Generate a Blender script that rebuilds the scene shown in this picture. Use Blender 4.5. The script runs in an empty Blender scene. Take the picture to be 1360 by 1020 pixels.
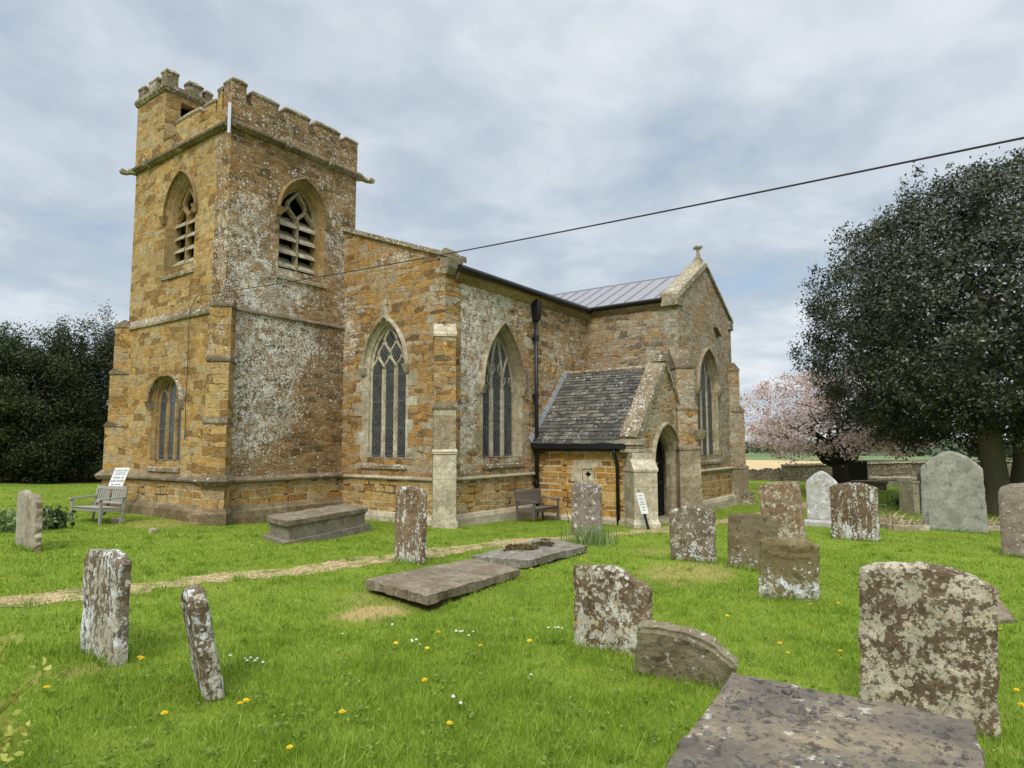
import bpy, bmesh, math, random
import numpy as np
from mathutils import Vector, Matrix, noise as mnoise
from mathutils.geometry import tessellate_polygon

S = bpy.context.scene
COL = S.collection
R = math.radians
rnd = random.Random(7)
rng = np.random.default_rng(11)

# ------------------------------------------------------------------ camera
FPX, CX, CY = 867.68, 680.0, 510.0
PITCH, ROLL, YAW = 0.08788, -0.00191, 0.94548
_fw = Vector((math.sin(YAW)*math.cos(PITCH), math.cos(YAW)*math.cos(PITCH), math.sin(PITCH)))
_r0 = Vector((math.cos(YAW), -math.sin(YAW), 0)); _u0 = _r0.cross(_fw)
_rt = _r0*math.cos(ROLL) + _u0*math.sin(ROLL)
_up = -_r0*math.sin(ROLL) + _u0*math.cos(ROLL)
cd = bpy.data.cameras.new('camera'); cam = bpy.data.objects.new('camera', cd); COL.objects.link(cam)
cd.sensor_width = 36; cd.lens = 36*FPX/1360; cd.clip_start = 0.05; cd.clip_end = 20000
m = Matrix((_rt, _up, -_fw)).transposed().to_4x4(); cam.matrix_world = m
S.camera = cam

# ------------------------------------------------------------------ sky, sun, exposure
SUN_EL, SUN_AZ = R(46), R(248)            # azimuth clockwise from north: a veiled sun behind the photographer's left shoulder
W = bpy.data.worlds.new('World'); S.world = W; W.use_nodes = True
SKY_STRENGTH = 0.1
SUN_STRENGTH = 1.5
S.view_settings.view_transform = 'Standard'; S.view_settings.look = 'None'
S.view_settings.exposure = 0.75; S.view_settings.gamma = 1
sd = bpy.data.lights.new('sun', 'SUN'); sun = bpy.data.objects.new('sun', sd); COL.objects.link(sun)
sd.energy = SUN_STRENGTH; sd.angle = R(24); sd.color = (1, .95, .87)
_sv = Vector((math.sin(SUN_AZ)*math.cos(SUN_EL), math.cos(SUN_AZ)*math.cos(SUN_EL), math.sin(SUN_EL)))
sun.rotation_euler = _sv.to_track_quat('Z', 'Y').to_euler()


class G:
    """small helper for writing node trees"""
    def __init__(s, tree): s.t = tree
    def n(s, typ, ins=None, **props):
        nd = s.t.nodes.new(typ)
        for k, v in props.items(): setattr(nd, k, v)
        for k, v in (ins or {}).items(): s.put(nd.inputs[k], v)
        return nd
    def put(s, sock, v):
        if hasattr(v, 'is_output'): s.t.links.new(v, sock)
        elif isinstance(v, (tuple, list)) and len(v) == 3 and sock.type == 'RGBA': sock.default_value = (*v, 1)
        else: sock.default_value = v
    def m(s, op, a, b=0.0, c=None, clamp=False):
        ins = {0: a, 1: b}
        if c is not None: ins[2] = c
        return s.n('ShaderNodeMath', ins, operation=op, use_clamp=clamp).outputs[0]
    def mix(s, f, a, b, mode='MIX'):
        nd = s.n('ShaderNodeMix', data_type='RGBA', blend_type=mode)
        s.put(nd.inputs[0], f); s.put(nd.inputs[6], a); s.put(nd.inputs[7], b)
        return nd.outputs[2]
    def noise(s, vec, scale, detail=4, rough=.55, dist=0):
        return s.n('ShaderNodeTexNoise', {'Vector': vec, 'Scale': scale, 'Detail': detail, 'Roughness': rough, 'Distortion': dist}).outputs[0]
    def vor(s, vec, scale, feature='F1', rand=1.0):
        return s.n('ShaderNodeTexVoronoi', {'Vector': vec, 'Scale': scale, 'Randomness': rand}, feature=feature)
    def ramp(s, f, stops, interp='LINEAR'):
        nd = s.n('ShaderNodeValToRGB', {0: f}); e = nd.color_ramp.elements; nd.color_ramp.interpolation = interp
        while len(e) < len(stops): e.new(1)
        for i, (p, c) in enumerate(stops): e[i].position = p; e[i].color = (*c, 1)
        return nd.outputs[0]
    def sm(s, v, a, b, lo=0.0, hi=1.0):
        return s.n('ShaderNodeMapRange', {0: v, 1: a, 2: b, 3: lo, 4: hi}, interpolation_type='SMOOTHSTEP').outputs[0]
    def scale(s, col, f):
        return s.n('ShaderNodeVectorMath', {0: col, 'Scale': f}, operation='SCALE').outputs[0]


def sky():
    g = G(W.node_tree); W.node_tree.nodes.clear()
    tc = g.n('ShaderNodeTexCoord').outputs['Generated']
    sp = g.n('ShaderNodeSeparateXYZ', {0: tc}); z = sp.outputs[2]
    zz = g.m('ADD', g.m('MAXIMUM', z, 0.0), 0.16)
    px = g.m('DIVIDE', sp.outputs[0], zz); py = g.m('DIVIDE', sp.outputs[1], zz)
    vec = g.n('ShaderNodeCombineXYZ', {0: px, 1: py, 2: 3.7}).outputs[0]
    a = g.noise(vec, .62, 5, .52, .35); b = g.noise(vec, 2.1, 5, .55, .2); c = g.noise(vec, .27, 2, .5)
    d = g.m('ADD', g.m('ADD', g.m('MULTIPLY', a, .44), g.m('MULTIPLY', b, .46)), g.m('MULTIPLY', c, .10))
    cloud = g.ramp(d, [(.38, (2.6, 3.15, 3.75)), (.45, (3.1, 3.6, 4.1)), (.495, (3.65, 4.08, 4.5)), (.535, (4.25, 4.6, 4.95)), (.60, (5.1, 5.3, 5.5))])
    nish = g.n('ShaderNodeTexSky', sky_type='NISHITA', sun_disc=False, sun_elevation=SUN_EL, sun_rotation=SUN_AZ, air_density=1.0, dust_density=2.0).outputs[0]
    col = g.mix(g.sm(d, .36, .44, .55, .95), nish, cloud)
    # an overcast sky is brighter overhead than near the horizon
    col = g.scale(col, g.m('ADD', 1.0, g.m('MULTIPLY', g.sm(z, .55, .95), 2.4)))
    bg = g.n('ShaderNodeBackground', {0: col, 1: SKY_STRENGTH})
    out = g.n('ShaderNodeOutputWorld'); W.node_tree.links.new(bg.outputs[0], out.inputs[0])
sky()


# ------------------------------------------------------------------ ground height and picking
def smin(a, k): return k - np.logaddexp(0, (k - a)*1.0)

def gz(x, y, rough=True):
    x = np.asarray(x, float); y = np.asarray(y, float)
    xc = np.maximum(smin(x, 16.), -6)
    z = -1.63 - .040*xc - .004*np.clip(x-16, 0, 32) + .006*np.clip(y, -40, 60)
    if rough:
        z = z + .018*np.sin(1.3*x+.7*y+1)*np.sin(.9*y-.5*x) + .010*np.sin(3.1*x-1.2*y)*np.sin(2.6*y+1.7)
    t = np.clip((x-50)/70, 0, 1); z = z - 4.6*t*t*(3-2*t)
    z = z - .010*np.clip(x-260, 0, 1000)
    t = np.clip((x-1300)/1900, 0, 1); z = z + (18+7*np.sin(y*.0021+1.)+4*np.sin(y*.006))*t*t*(3-2*t)
    return z

def ray(px, py): return _fw + _rt*((px-CX)/FPX) - _up*((py-CY)/FPX)
def at(px, py, depth): return ray(px, py)*depth
def pick(px, py, dz=0.0):
    d = ray(px, py); z = -2.0
    for i in range(40):
        p = d*(z/d.z); z = float(gz(p.x, p.y)) + dz
    return d*(z/d.z)


# ------------------------------------------------------------------ objects
def setp(o, label=None, cat=None, group=None, kind=None):
    if label: o['label'] = label
    if cat: o['category'] = cat
    if group: o['group'] = group
    if kind: o['kind'] = kind
    return o

def empty(name, loc, label, cat, group=None, rz=0.0):
    o = bpy.data.objects.new(name, None); COL.objects.link(o); o.location = loc; o.rotation_euler = (0, 0, rz)
    o.empty_display_size = .2
    return setp(o, label, cat, group)

def link(name, me, mat, parent=None, world=False):
    o = bpy.data.objects.new(name, me); COL.objects.link(o)
    for mm in (mat if isinstance(mat, (list, tuple)) else [mat]): me.materials.append(mm)
    if parent is not None:
        o.parent = parent
        if world and parent.type == 'EMPTY': o.location = -parent.location
    return o


class MB:
    def __init__(s): s.v = []; s.f = []; s.r = []; s.mi = []
    def add(s, vs, fs, r=None, mi=0):
        b = len(s.v); s.v += [tuple(v) for v in vs]
        for f in fs: s.f.append([i+b for i in f]); s.r.append(rnd.random() if r is None else r); s.mi.append(mi)
    def box(s, x0, x1, y0, y1, z0, z1, r=None, mi=0):
        s.add([(x0, y0, z0), (x1, y0, z0), (x1, y1, z0), (x0, y1, z0), (x0, y0, z1), (x1, y0, z1), (x1, y1, z1), (x0, y1, z1)],
              [(0, 3, 2, 1), (4, 5, 6, 7), (0, 1, 5, 4), (1, 2, 6, 5), (2, 3, 7, 6), (3, 0, 4, 7)], rnd.random() if r is None else r, mi)
    def hexa(s, bot, top, r=None, mi=0):
        n = len(bot); s.add(list(bot)+list(top), [list(range(n))[::-1], list(range(n, 2*n))] + [(i, (i+1) % n, n+(i+1) % n, n+i) for i in range(n)], rnd.random() if r is None else r, mi)
    def prism(s, F, pts, d0, d1, r=None, mi=0):
        """polygon in the frame's (u, v), from depth d0 (back) to d1 (front)"""
        s.hexa([F(u, v, d0) for u, v in pts], [F(u, v, d1) for u, v in pts], r, mi)
    def fbox(s, F, u0, u1, v0, v1, d0, d1, r=None, mi=0):
        s.prism(F, [(u0, v0), (u1, v0), (u1, v1), (u0, v1)], d0, d1, r, mi)
    def panel(s, F, outer, holes, d0, d1, mi=0):
        loops = [outer]+holes; flat = [p for l in loops for p in l]
        tri = tessellate_polygon([[Vector((u, v, 0)) for u, v in l] for l in loops])
        s.add([F(u, v, d1) for u, v in flat], [tuple(t) for t in tri], .5, mi)
        s.add([F(u, v, d0) for u, v in flat], [tuple(t)[::-1] for t in tri], .5, mi)
        for l in loops:
            n = len(l)
            s.add([F(u, v, d1) for u, v in l]+[F(u, v, d0) for u, v in l], [(i, (i+1) % n, n+(i+1) % n, n+i) for i in range(n)], .5, mi)
    def loft(s, F, a, da, b, db, closed=True, mi=0):
        n = len(a); rr = range(n if closed else n-1)
        s.add([F(u, v, da) for u, v in a]+[F(u, v, db) for u, v in b], [(i, (i+1) % n, n+(i+1) % n, n+i) for i in rr], .5, mi)
    def bar(s, F, pts, w, d0, d1, cham=.45, mi=0):
        """moulded bar along a line in the frame: front edge narrower than its back"""
        n = len(pts); sec = []
        for i, (u, v) in enumerate(pts):
            a = pts[max(i-1, 0)]; b = pts[min(i+1, n-1)]
            tx, ty = b[0]-a[0], b[1]-a[1]; L = math.hypot(tx, ty) or 1; nx, ny = -ty/L, tx/L
            h = w/2; dm = d0+(d1-d0)*.45
            sec.append([F(u+nx*h*k, v+ny*h*k, d) for k, d in ((1, d0), (1, dm), (cham, d1), (-cham, d1), (-1, dm), (-1, d0))])
        vs = [p for q in sec for p in q]; fs = []
        for i in range(n-1):
            for k in range(6): fs.append((i*6+k, i*6+(k+1) % 6, i*6+6+(k+1) % 6, i*6+6+k))
        fs += [tuple(range(6))[::-1], tuple(range((n-1)*6, n*6))]
        s.add(vs, fs, .5, mi)
    def tube(s, pts, rad, n=8, r=None, mi=0):
        pts = [Vector(p) for p in pts]; k = len(pts)
        if not isinstance(rad, (list, tuple)): rad = [rad]*k
        prev = None; vs = []
        for i, p in enumerate(pts):
            t = (pts[min(i+1, k-1)]-pts[max(i-1, 0)]).normalized()
            if prev is None: a = t.orthogonal().normalized()
            else: a = (prev-t*prev.dot(t)).normalized()
            prev = a; b = t.cross(a)
            vs += [p+(a*math.cos(2*math.pi*j/n)+b*math.sin(2*math.pi*j/n))*rad[i] for j in range(n)]
        fs = [(i*n+j, i*n+(j+1) % n, i*n+n+(j+1) % n, i*n+n+j) for i in range(k-1) for j in range(n)]
        fs += [tuple(range(n))[::-1], tuple(range((k-1)*n, k*n))]
        s.add(vs, fs, rnd.random() if r is None else r, mi)
    def build(s, name, mat, parent=None, world=False, smooth=False, bevel=0, jitter=0, sub=0):
        me = bpy.data.meshes.new(name); me.from_pydata(s.v, [], s.f)
        at_ = me.attributes.new('rnd', 'FLOAT', 'FACE'); at_.data.foreach_set('value', s.r)
        me.polygons.foreach_set('material_index', s.mi)
        bm = bmesh.new(); bm.from_mesh(me)
        if bevel:
            bmesh.ops.remove_doubles(bm, verts=bm.verts, dist=1e-5)
            es = [e for e in bm.edges if len(e.link_faces) == 2 and e.calc_face_angle(0) > .5]
            bmesh.ops.bevel(bm, geom=es, offset=bevel, segments=2, profile=.6, affect='EDGES', clamp_overlap=True)
        if sub:
            bmesh.ops.subdivide_edges(bm, edges=bm.edges, cuts=sub, use_grid_fill=True)
        if jitter:
            for v in bm.verts:
                q = v.co*1.0
                v.co += (mnoise.noise_vector(q*1.7)*.6 + mnoise.noise_vector(q*5.1)*.4)*jitter
        bmesh.ops.recalc_face_normals(bm, faces=bm.faces)
        bm.to_mesh(me); bm.free()
        if smooth: me.polygons.foreach_set('use_smooth', [True]*len(me.polygons))
        me.update()
        return link(name, me, mat, parent, world)


def frame_w(x):    # west face: u = -y
    return lambda u, v, d: (x-d, -u, v)
def frame_s(y):    # south face: u = x
    return lambda u, v, d: (u, y-d, v)
def frame_any(o, U, N):
    o = Vector(o); U = Vector(U).normalized(); N = Vector(N).normalized()
    return lambda u, v, d: tuple(o+U*u+N*d+Vector((0, 0, v)))


# ------------------------------------------------------------------ materials
def new_mat(name):
    mt = bpy.data.materials.new(name); mt.use_nodes = True; t = mt.node_tree; t.nodes.clear()
    g = G(t); out = g.n('ShaderNodeOutputMaterial'); b = g.n('ShaderNodeBsdfPrincipled')
    t.links.new(b.outputs[0], out.inputs[0])
    return mt, g, b

def finish(g, b, col, rough=.9, height=None, bump=.5, dist=.02, spec=.25):
    g.put(b.inputs['Base Color'], col); g.put(b.inputs['Roughness'], rough); b.inputs['Specular IOR Level'].default_value = spec
    if height is not None:
        bp = g.n('ShaderNodeBump', {'Strength': bump, 'Distance': dist, 'Height': height}); g.t.links.new(bp.outputs[0], b.inputs['Normal'])

def wall_uv(g):
    P = g.n('ShaderNodeNewGeometry'); pos = P.outputs['Position']; nor = P.outputs['True Normal']
    p = g.n('ShaderNodeSeparateXYZ', {0: pos}); q = g.n('ShaderNodeSeparateXYZ', {0: nor})
    L = g.m('MAXIMUM', g.m('SQRT', g.m('ADD', g.m('MULTIPLY', q.outputs[0], q.outputs[0]), g.m('MULTIPLY', q.outputs[1], q.outputs[1]))), .05)
    u = g.m('DIVIDE', g.m('SUBTRACT', g.m('MULTIPLY', q.outputs[0], p.outputs[1]), g.m('MULTIPLY', q.outputs[1], p.outputs[0])), L)
    flat = g.m('GREATER_THAN', g.m('ABSOLUTE', q.outputs[2]), .8)
    u = g.m('ADD', g.m('MULTIPLY', u, g.m('SUBTRACT', 1.0, flat)), g.m('MULTIPLY', p.outputs[0], flat))
    v = g.m('ADD', g.m('MULTIPLY', p.outputs[2], g.m('SUBTRACT', 1.0, flat)), g.m('MULTIPLY', p.outputs[1], flat))
    return pos, u, v, p

def stone_mat(name, pal, mortar, bw=.46, rh=.2, msize=.016, irr=1.0, mvis=.8, weather=(.16, .12, .07), wamt=.5, wlo=.5,
              lich=-.1, spots=(), mdark=.0, lcol=(.78, .76, .70), lscale=4.2, speck=.5, bump=.75, light=None):
    mt, g, b = new_mat(name)
    pos, u, v, p = wall_uv(g)
    na = g.noise(pos, 1.1, 2); nb = g.noise(pos, 2.7, 3); nf = g.noise(pos, 7.0, 3)
    c = lambda n, a: g.m('MULTIPLY', g.m('SUBTRACT', n, .5), a)
    nrow = g.n('ShaderNodeTexNoise', {'W': g.m('MULTIPLY', v, 2.3), 'Scale': 1.0, 'Detail': 1.0}, noise_dimensions='1D').outputs[0]
    u2 = g.m('ADD', g.m('ADD', u, c(nb, .35*irr)), c(nf, .10*irr))
    v2 = g.m('ADD', g.m('ADD', g.m('ADD', v, c(na, .22*irr)), c(nf, .075*irr)), c(nrow, .30))
    cv = g.n('ShaderNodeCombineXYZ', {0: u2, 1: v2, 2: 0.0}).outputs[0]
    br = g.n('ShaderNodeTexBrick', {'Vector': cv, 'Color1': (0, 0, 0), 'Color2': (1, 1, 1), 'Mortar': (.5, .5, .5), 'Scale': 1.0, 'Mortar Size': msize, 'Mortar Smooth': .35,
                                    'Bias': 0.0, 'Brick Width': bw, 'Row Height': rh}, offset=.5, offset_frequency=2, squash=1.5, squash_frequency=3)
    rv = br.outputs[0]; mo = br.outputs[1]
    rv2 = g.m('ADD', rv, c(g.noise(pos, 3.3, 4), .55), clamp=True)
    n = len(pal); col = g.ramp(rv2, [((i+.5)/n, q) for i, q in enumerate(pal)])
    grain = g.noise(pos, 26, 6, .65); mid = g.noise(pos, 6.5, 5, .6)
    col = g.scale(col, g.m('ADD', -.32, g.m('ADD', g.m('MULTIPLY', grain, 1.25), g.m('MULTIPLY', mid, 1.4))))
    wn = g.noise(pos, .55, 6, .62)
    col = g.mix(g.m('MULTIPLY', g.sm(wn, wlo-.05, wlo+.16), wamt), col, g.scale(weather, g.m('ADD', .6, g.m('MULTIPLY', mid, .8))))
    col = g.mix(g.m('MULTIPLY', mo, g.m('MULTIPLY', mvis, g.sm(nb, .25, .5))), col, g.mix(g.sm(g.noise(pos, 1.9, 4, .6), .50-mdark*.12, .60-mdark*.12), mortar, (.085, .06, .035)))
    # dark grime specks
    col = g.mix(g.m('MULTIPLY', g.sm(g.noise(pos, 11, 7, .7), .56, .66), .55), col, (.055, .042, .025))
    # crusts of pale lichen, thicker in some places of the wall
    L = g.noise(pos, lscale, 9, .74, .3); D = lich
    for (ctr, rad, st) in spots:
        dv = g.n('ShaderNodeVectorMath', {0: pos, 1: ctr}, operation='SUBTRACT').outputs[0]
        dv = g.n('ShaderNodeVectorMath', {0: dv, 1: (1/rad[0], 1/rad[1], 1/rad[2])}, operation='MULTIPLY').outputs[0]
        ln = g.n('ShaderNodeVectorMath', {0: dv}, operation='LENGTH').outputs['Value']
        D = g.m('ADD', D, g.sm(ln, 1.0, .15, 0.0, st))
    fine = g.noise(pos, lscale*4.6, 7, .72)
    lm = g.sm(g.m('ADD', g.m('ADD', g.m('MULTIPLY', L, .42), g.m('MULTIPLY', fine, .58)), g.m('MINIMUM', D, .046)), .53, .565)
    vo = g.vor(pos, 11.0); sz = g.n('ShaderNodeSeparateColor', {0: vo.outputs['Color']}).outputs[0]
    sp_ = g.m('LESS_THAN', g.m('ADD', vo.outputs['Distance'], g.m('MULTIPLY', g.m('SUBTRACT', fine, .5), .35)), g.m('MULTIPLY', g.m('SUBTRACT', g.m('ADD', sz, g.m('MULTIPLY', D, 1.2)), 1.0-speck), .55))
    lm = g.m('MAXIMUM', lm, g.m('MULTIPLY', sp_, .85))
    lc = g.mix(g.sm(g.noise(pos, 2.6, 3), .42, .62), lcol, (.50, .48, .42))
    col = g.mix(g.m('MULTIPLY', lm, .9), col, g.scale(lc, g.m('ADD', .72, g.m('MULTIPLY', grain, .5))))
    h = g.m('ADD', g.m('MULTIPLY', mo, -.9), g.m('ADD', g.m('MULTIPLY', rv, .35), g.m('ADD', g.m('MULTIPLY', mid, .8), g.m('MULTIPLY', grain, .4))))
    finish(g, b, col, .93, h, bump, .07, .15)
    return mt

GOLD = [(.23, .135, .048), (.37, .215, .066), (.45, .275, .085), (.39, .265, .12), (.49, .33, .125), (.39, .305, .175)]
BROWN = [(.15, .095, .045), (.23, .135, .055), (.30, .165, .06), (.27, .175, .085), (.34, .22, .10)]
RUBBLE = [(.16, .10, .048), (.33, .185, .06), (.44, .24, .068), (.30, .215, .125), (.43, .32, .17), (.39, .335, .245)]
GREYR = [(.16, .12, .075), (.30, .24, .16), (.38, .22, .08), (.34, .28, .20), (.44, .38, .28), (.26, .21, .14)]
LIME = [(.40, .35, .24), (.50, .45, .33), (.46, .40, .28), (.54, .49, .37)]

M = {}
M['tower_west'] = stone_mat('golden ironstone', GOLD, (.50, .41, .26), .40, .185, .013, 1.5, .8, (.30, .20, .09), .5, .5, -.095, [((8.3, 17.0, 3.6), (1.5, 1.2, 1.0), .07), ((8.2, 14.4, 2.4), (.7, .9, 1.4), .10)], speck=.22)
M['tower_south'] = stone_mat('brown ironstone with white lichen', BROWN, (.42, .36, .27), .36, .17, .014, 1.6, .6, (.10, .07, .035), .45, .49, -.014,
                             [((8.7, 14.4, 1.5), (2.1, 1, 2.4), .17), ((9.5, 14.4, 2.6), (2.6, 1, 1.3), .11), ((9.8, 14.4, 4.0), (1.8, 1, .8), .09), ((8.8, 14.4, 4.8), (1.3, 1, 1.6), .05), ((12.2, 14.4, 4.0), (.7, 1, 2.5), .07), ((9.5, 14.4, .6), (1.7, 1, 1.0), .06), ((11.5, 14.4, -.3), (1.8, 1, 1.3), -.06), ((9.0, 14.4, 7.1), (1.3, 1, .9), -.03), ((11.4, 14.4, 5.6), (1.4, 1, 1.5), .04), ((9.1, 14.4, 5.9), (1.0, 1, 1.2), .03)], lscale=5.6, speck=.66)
M['nave_west'] = stone_mat('golden rubble', RUBBLE, (.42, .33, .2), .34, .15, .016, 1.5, .7, (.33, .19, .06), .5, .5, -.060, [((11.9, 14.3, 3.0), (1, .8, 2.6), .09), ((11.9, 12.0, 4.9), (1, 2.5, .7), .07), ((11.9, 14.2, -1.3), (1, .5, .5), .10)], speck=.34)
M['nave_south'] = stone_mat('rubble with white lichen', RUBBLE, (.45, .38, .26), .34, .15, .016, 1.5, .7, (.26, .16, .07), .5, .48, -.022, [((12.3, 10.6, 2.6), (2.2, 1, 3.6), .13), ((13.6, 10.6, 3.6), (2.4, 1, 1.3), .08), ((12.3, 10.6, 0.4), (1.2, 1, 1.5), .07), ((17.2, 10.6, 2.8), (.8, 1, .9), .05)], lscale=6.5, speck=.7)
M['plinth_wall'] = stone_mat('squared golden ironstone', GOLD[1:]+[(.34, .18, .05)], (.52, .44, .28), .38, .165, .022, .7, 1.0, (.2, .12, .05), .35, .53, -.16, speck=.16)
M['porch_wall'] = stone_mat('golden coursed ironstone', [(.24, .12, .035), (.40, .21, .05), (.50, .27, .065), (.46, .27, .08), (.55, .35, .12)], (.60, .50, .30), .40, .17, .022, .35, 1.0, (.24, .15, .06), .3, .55, -.2, speck=.08)
M['transept_west'] = stone_mat('grey brown rubble', GREYR, (.42, .36, .27), .30, .13, .018, 1.7, .6, (.30, .17, .055), .75, .49, -.015, lcol=(.46, .42, .35), lscale=7, speck=.6)
M['transept_south'] = stone_mat('weathered gable rubble', GREYR[1:]+[(.36, .32, .25)], (.45, .40, .31), .32, .15, .018, 1.7, .6, (.34, .18, .05), .75, .53, -.02, lcol=(.56, .53, .46), lscale=6.5, speck=.6)
M['porch_front'] = stone_mat('porch gable rubble', RUBBLE[1:]+[(.42, .36, .26)], (.5, .45, .35), .28, .13, .02, 1.3, .8, (.40, .34, .24), .8, .47, -.045, lcol=(.52, .48, .4), lscale=6.5, speck=.55)
M['ashlar'] = stone_mat('pale ashlar', LIME, (.36, .31, .22), .62, .30, .007, .2, .5, (.27, .22, .15), .7, .45, -.13, speck=.22, bump=.4)
M['dressed'] = stone_mat('dressed stone', [(.29, .235, .15), (.35, .29, .19), (.40, .345, .24)], (.25, .21, .15), .5, .34, .006, .25, .5, (.17, .135, .085), .75, .46, -.07, speck=.32, bump=.5)
M['gold_dressed'] = stone_mat('gold dressed stone', [(.26, .17, .07), (.33, .215, .085), (.31, .23, .12)], (.33, .28, .2), .5, .34, .006, .3, .4, (.17, .12, .06), .7, .46, -.09, speck=.3, bump=.5)
M['coping'] = stone_mat('mossy coping stone', [(.22, .17, .10), (.30, .24, .15), (.34, .29, .20)], (.2, .16, .1), .8, .5, .006, .2, .4, (.15, .11, .06), .7, .45, -.01, speck=.6, bump=.7)
M['drip'] = stone_mat('dark weathered string stone', [(.17, .13, .08), (.22, .17, .11), (.26, .21, .14)], (.14, .11, .08), .9, .5, .006, .2, .4, (.09, .07, .045), .7, .46, -.04, speck=.45, bump=.6)

M['tracery_grey'] = stone_mat('grey limestone tracery', [(.36, .32, .245), (.42, .38, .30), (.46, .42, .34)], (.33, .3, .24), .5, .4, .005, .2, .4, (.25, .21, .15), .7, .47, -.08, speck=.3, bump=.4)
M['base_gold'] = stone_mat('worn base stone', [(.22, .16, .09), (.29, .215, .12), (.33, .26, .16)], (.3, .25, .17), .5, .3, .008, .6, .5, (.13, .10, .05), .8, .46, -.07, speck=.35, bump=.8)

def plain(name, col, rough=.8, var=.25, scale=8, bump=.2, spec=.3, metal=0.0, stretch=None):
    mt, g, b = new_mat(name)
    pos = g.n('ShaderNodeNewGeometry').outputs['Position']
    if stretch: pos = g.n('ShaderNodeVectorMath', {0: pos, 1: stretch}, operation='MULTIPLY').outputs[0]
    n = g.noise(pos, scale, 6, .6); n2 = g.noise(pos, scale*5, 4, .6)
    at_ = g.n('ShaderNodeAttribute', attribute_name='rnd').outputs['Fac']
    f = g.m('ADD', 1-var, g.m('ADD', g.m('MULTIPLY', n, var), g.m('ADD', g.m('MULTIPLY', n2, var*.6), g.m('MULTIPLY', at_, var*.5))))
    finish(g, b, g.scale(col, f), rough, n2, bump, .01, spec); b.inputs['Metallic'].default_value = metal
    return mt
M['black_iron'] = plain('black painted iron', (.010, .010, .011), .4, .3, 6, .1, .4)
M['gate'] = plain('black timber gate', (.012, .011, .010), .6, .4, 9, .3, .2)
M['dark'] = plain('painted interior shade', (.02, .018, .015), 1, .2, 3, 0, 0)  # near-black colour painted in place of the shade inside openings
M['lead'] = plain('grey lead sheet', (.30, .31, .33), .55, .3, 4, .15, .4)
M['zinc'] = plain('grey seamed metal sheet', (.25, .235, .245), .5, .14, 1.3, .05, .5, .25)
M['oak_grey'] = plain('silvery weathered oak', (.30, .29, .245), .85, .45, 14, .4, .2, stretch=(6, 6, 1))
M['oak_brown'] = plain('brown weathered oak', (.125, .105, .085), .85, .5, 14, .4, .2, stretch=(1, 6, 6))
M['white_board'] = plain('white painted board', (.85, .86, .87), .5, .06, 5, .02, .3)
M['ink'] = plain('faded print', (.28, .30, .33), .7, .2, 30, 0, .2)
M['stake'] = plain('dark stake', (.03, .028, .025), .8, .3, 10, .2, .2)
M['wire'] = plain('dark brown cable', (.045, .028, .026), .6, .2, 10, 0, .3)
M['steel'] = plain('galvanised steel', (.34, .36, .39), .4, .1, 10, 0, .5, .4)

def glass_mat():
    mt, g, b = new_mat('leaded diamond glass')
    pos, u, v, p = wall_uv(g)
    def lines(a):
        s = g.m('ADD', g.m('MULTIPLY', u, 1.55*a), v)
        fr = g.m('FRACT', g.m('MULTIPLY', s, 6.5)); return g.m('LESS_THAN', g.m('ABSOLUTE', g.m('SUBTRACT', fr, .5)), .10)
    ln = g.m('MAXIMUM', lines(1.0), lines(-1.0))
    saddle = g.m('LESS_THAN', g.m('ABSOLUTE', g.m('SUBTRACT', g.m('FRACT', g.m('MULTIPLY', v, 1.4)), .5)), .025)
    cell = g.vor(g.n('ShaderNodeCombineXYZ', {0: u, 1: v, 2: 0.0}).outputs[0], 8.5); cr = g.n('ShaderNodeSeparateColor', {0: cell.outputs['Color']}).outputs[0]
    col = g.mix(cr, (.015, .018, .020), (.05, .056, .06))
    col = g.mix(g.m('MULTIPLY', g.m('MAXIMUM', ln, saddle), .7), col, (.12, .122, .12))
    wob = g.m('ADD', cr, g.noise(pos, 7, 2))
    finish(g, b, col, g.m('ADD', .12, g.m('MULTIPLY', ln, .5)), wob, .25, .02, .5)
    return mt
M['glass'] = glass_mat()

def slate_mat():
    mt, g, b = new_mat('stone slates')
    pos = g.n('ShaderNodeNewGeometry').outputs['Position']; at_ = g.n('ShaderNodeAttribute', attribute_name='rnd').outputs['Fac']
    col = g.ramp(at_, [(0, (.045, .042, .036)), (.4, (.085, .078, .065)), (.75, (.12, .11, .09)), (1, (.17, .15, .115))])
    n = g.noise(pos, 14, 6, .65); col = g.scale(col, g.m('ADD', .5, n))
    lm = g.sm(g.m('ADD', g.noise(pos, 13, 7, .7), g.m('MULTIPLY', g.m('SUBTRACT', g.noise(pos, 1.2, 3), .5), .35)), .60, .64)
    col = g.mix(g.m('MULTIPLY', lm, .85), col, (.50, .50, .46))
    col = g.mix(g.m('MULTIPLY', g.sm(g.noise(pos, 5, 5), .58, .68), .5), col, (.10, .11, .04))
    finish(g, b, col, .9, n, .6, .02, .2)
    return mt
M['slate'] = slate_mat()

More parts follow.
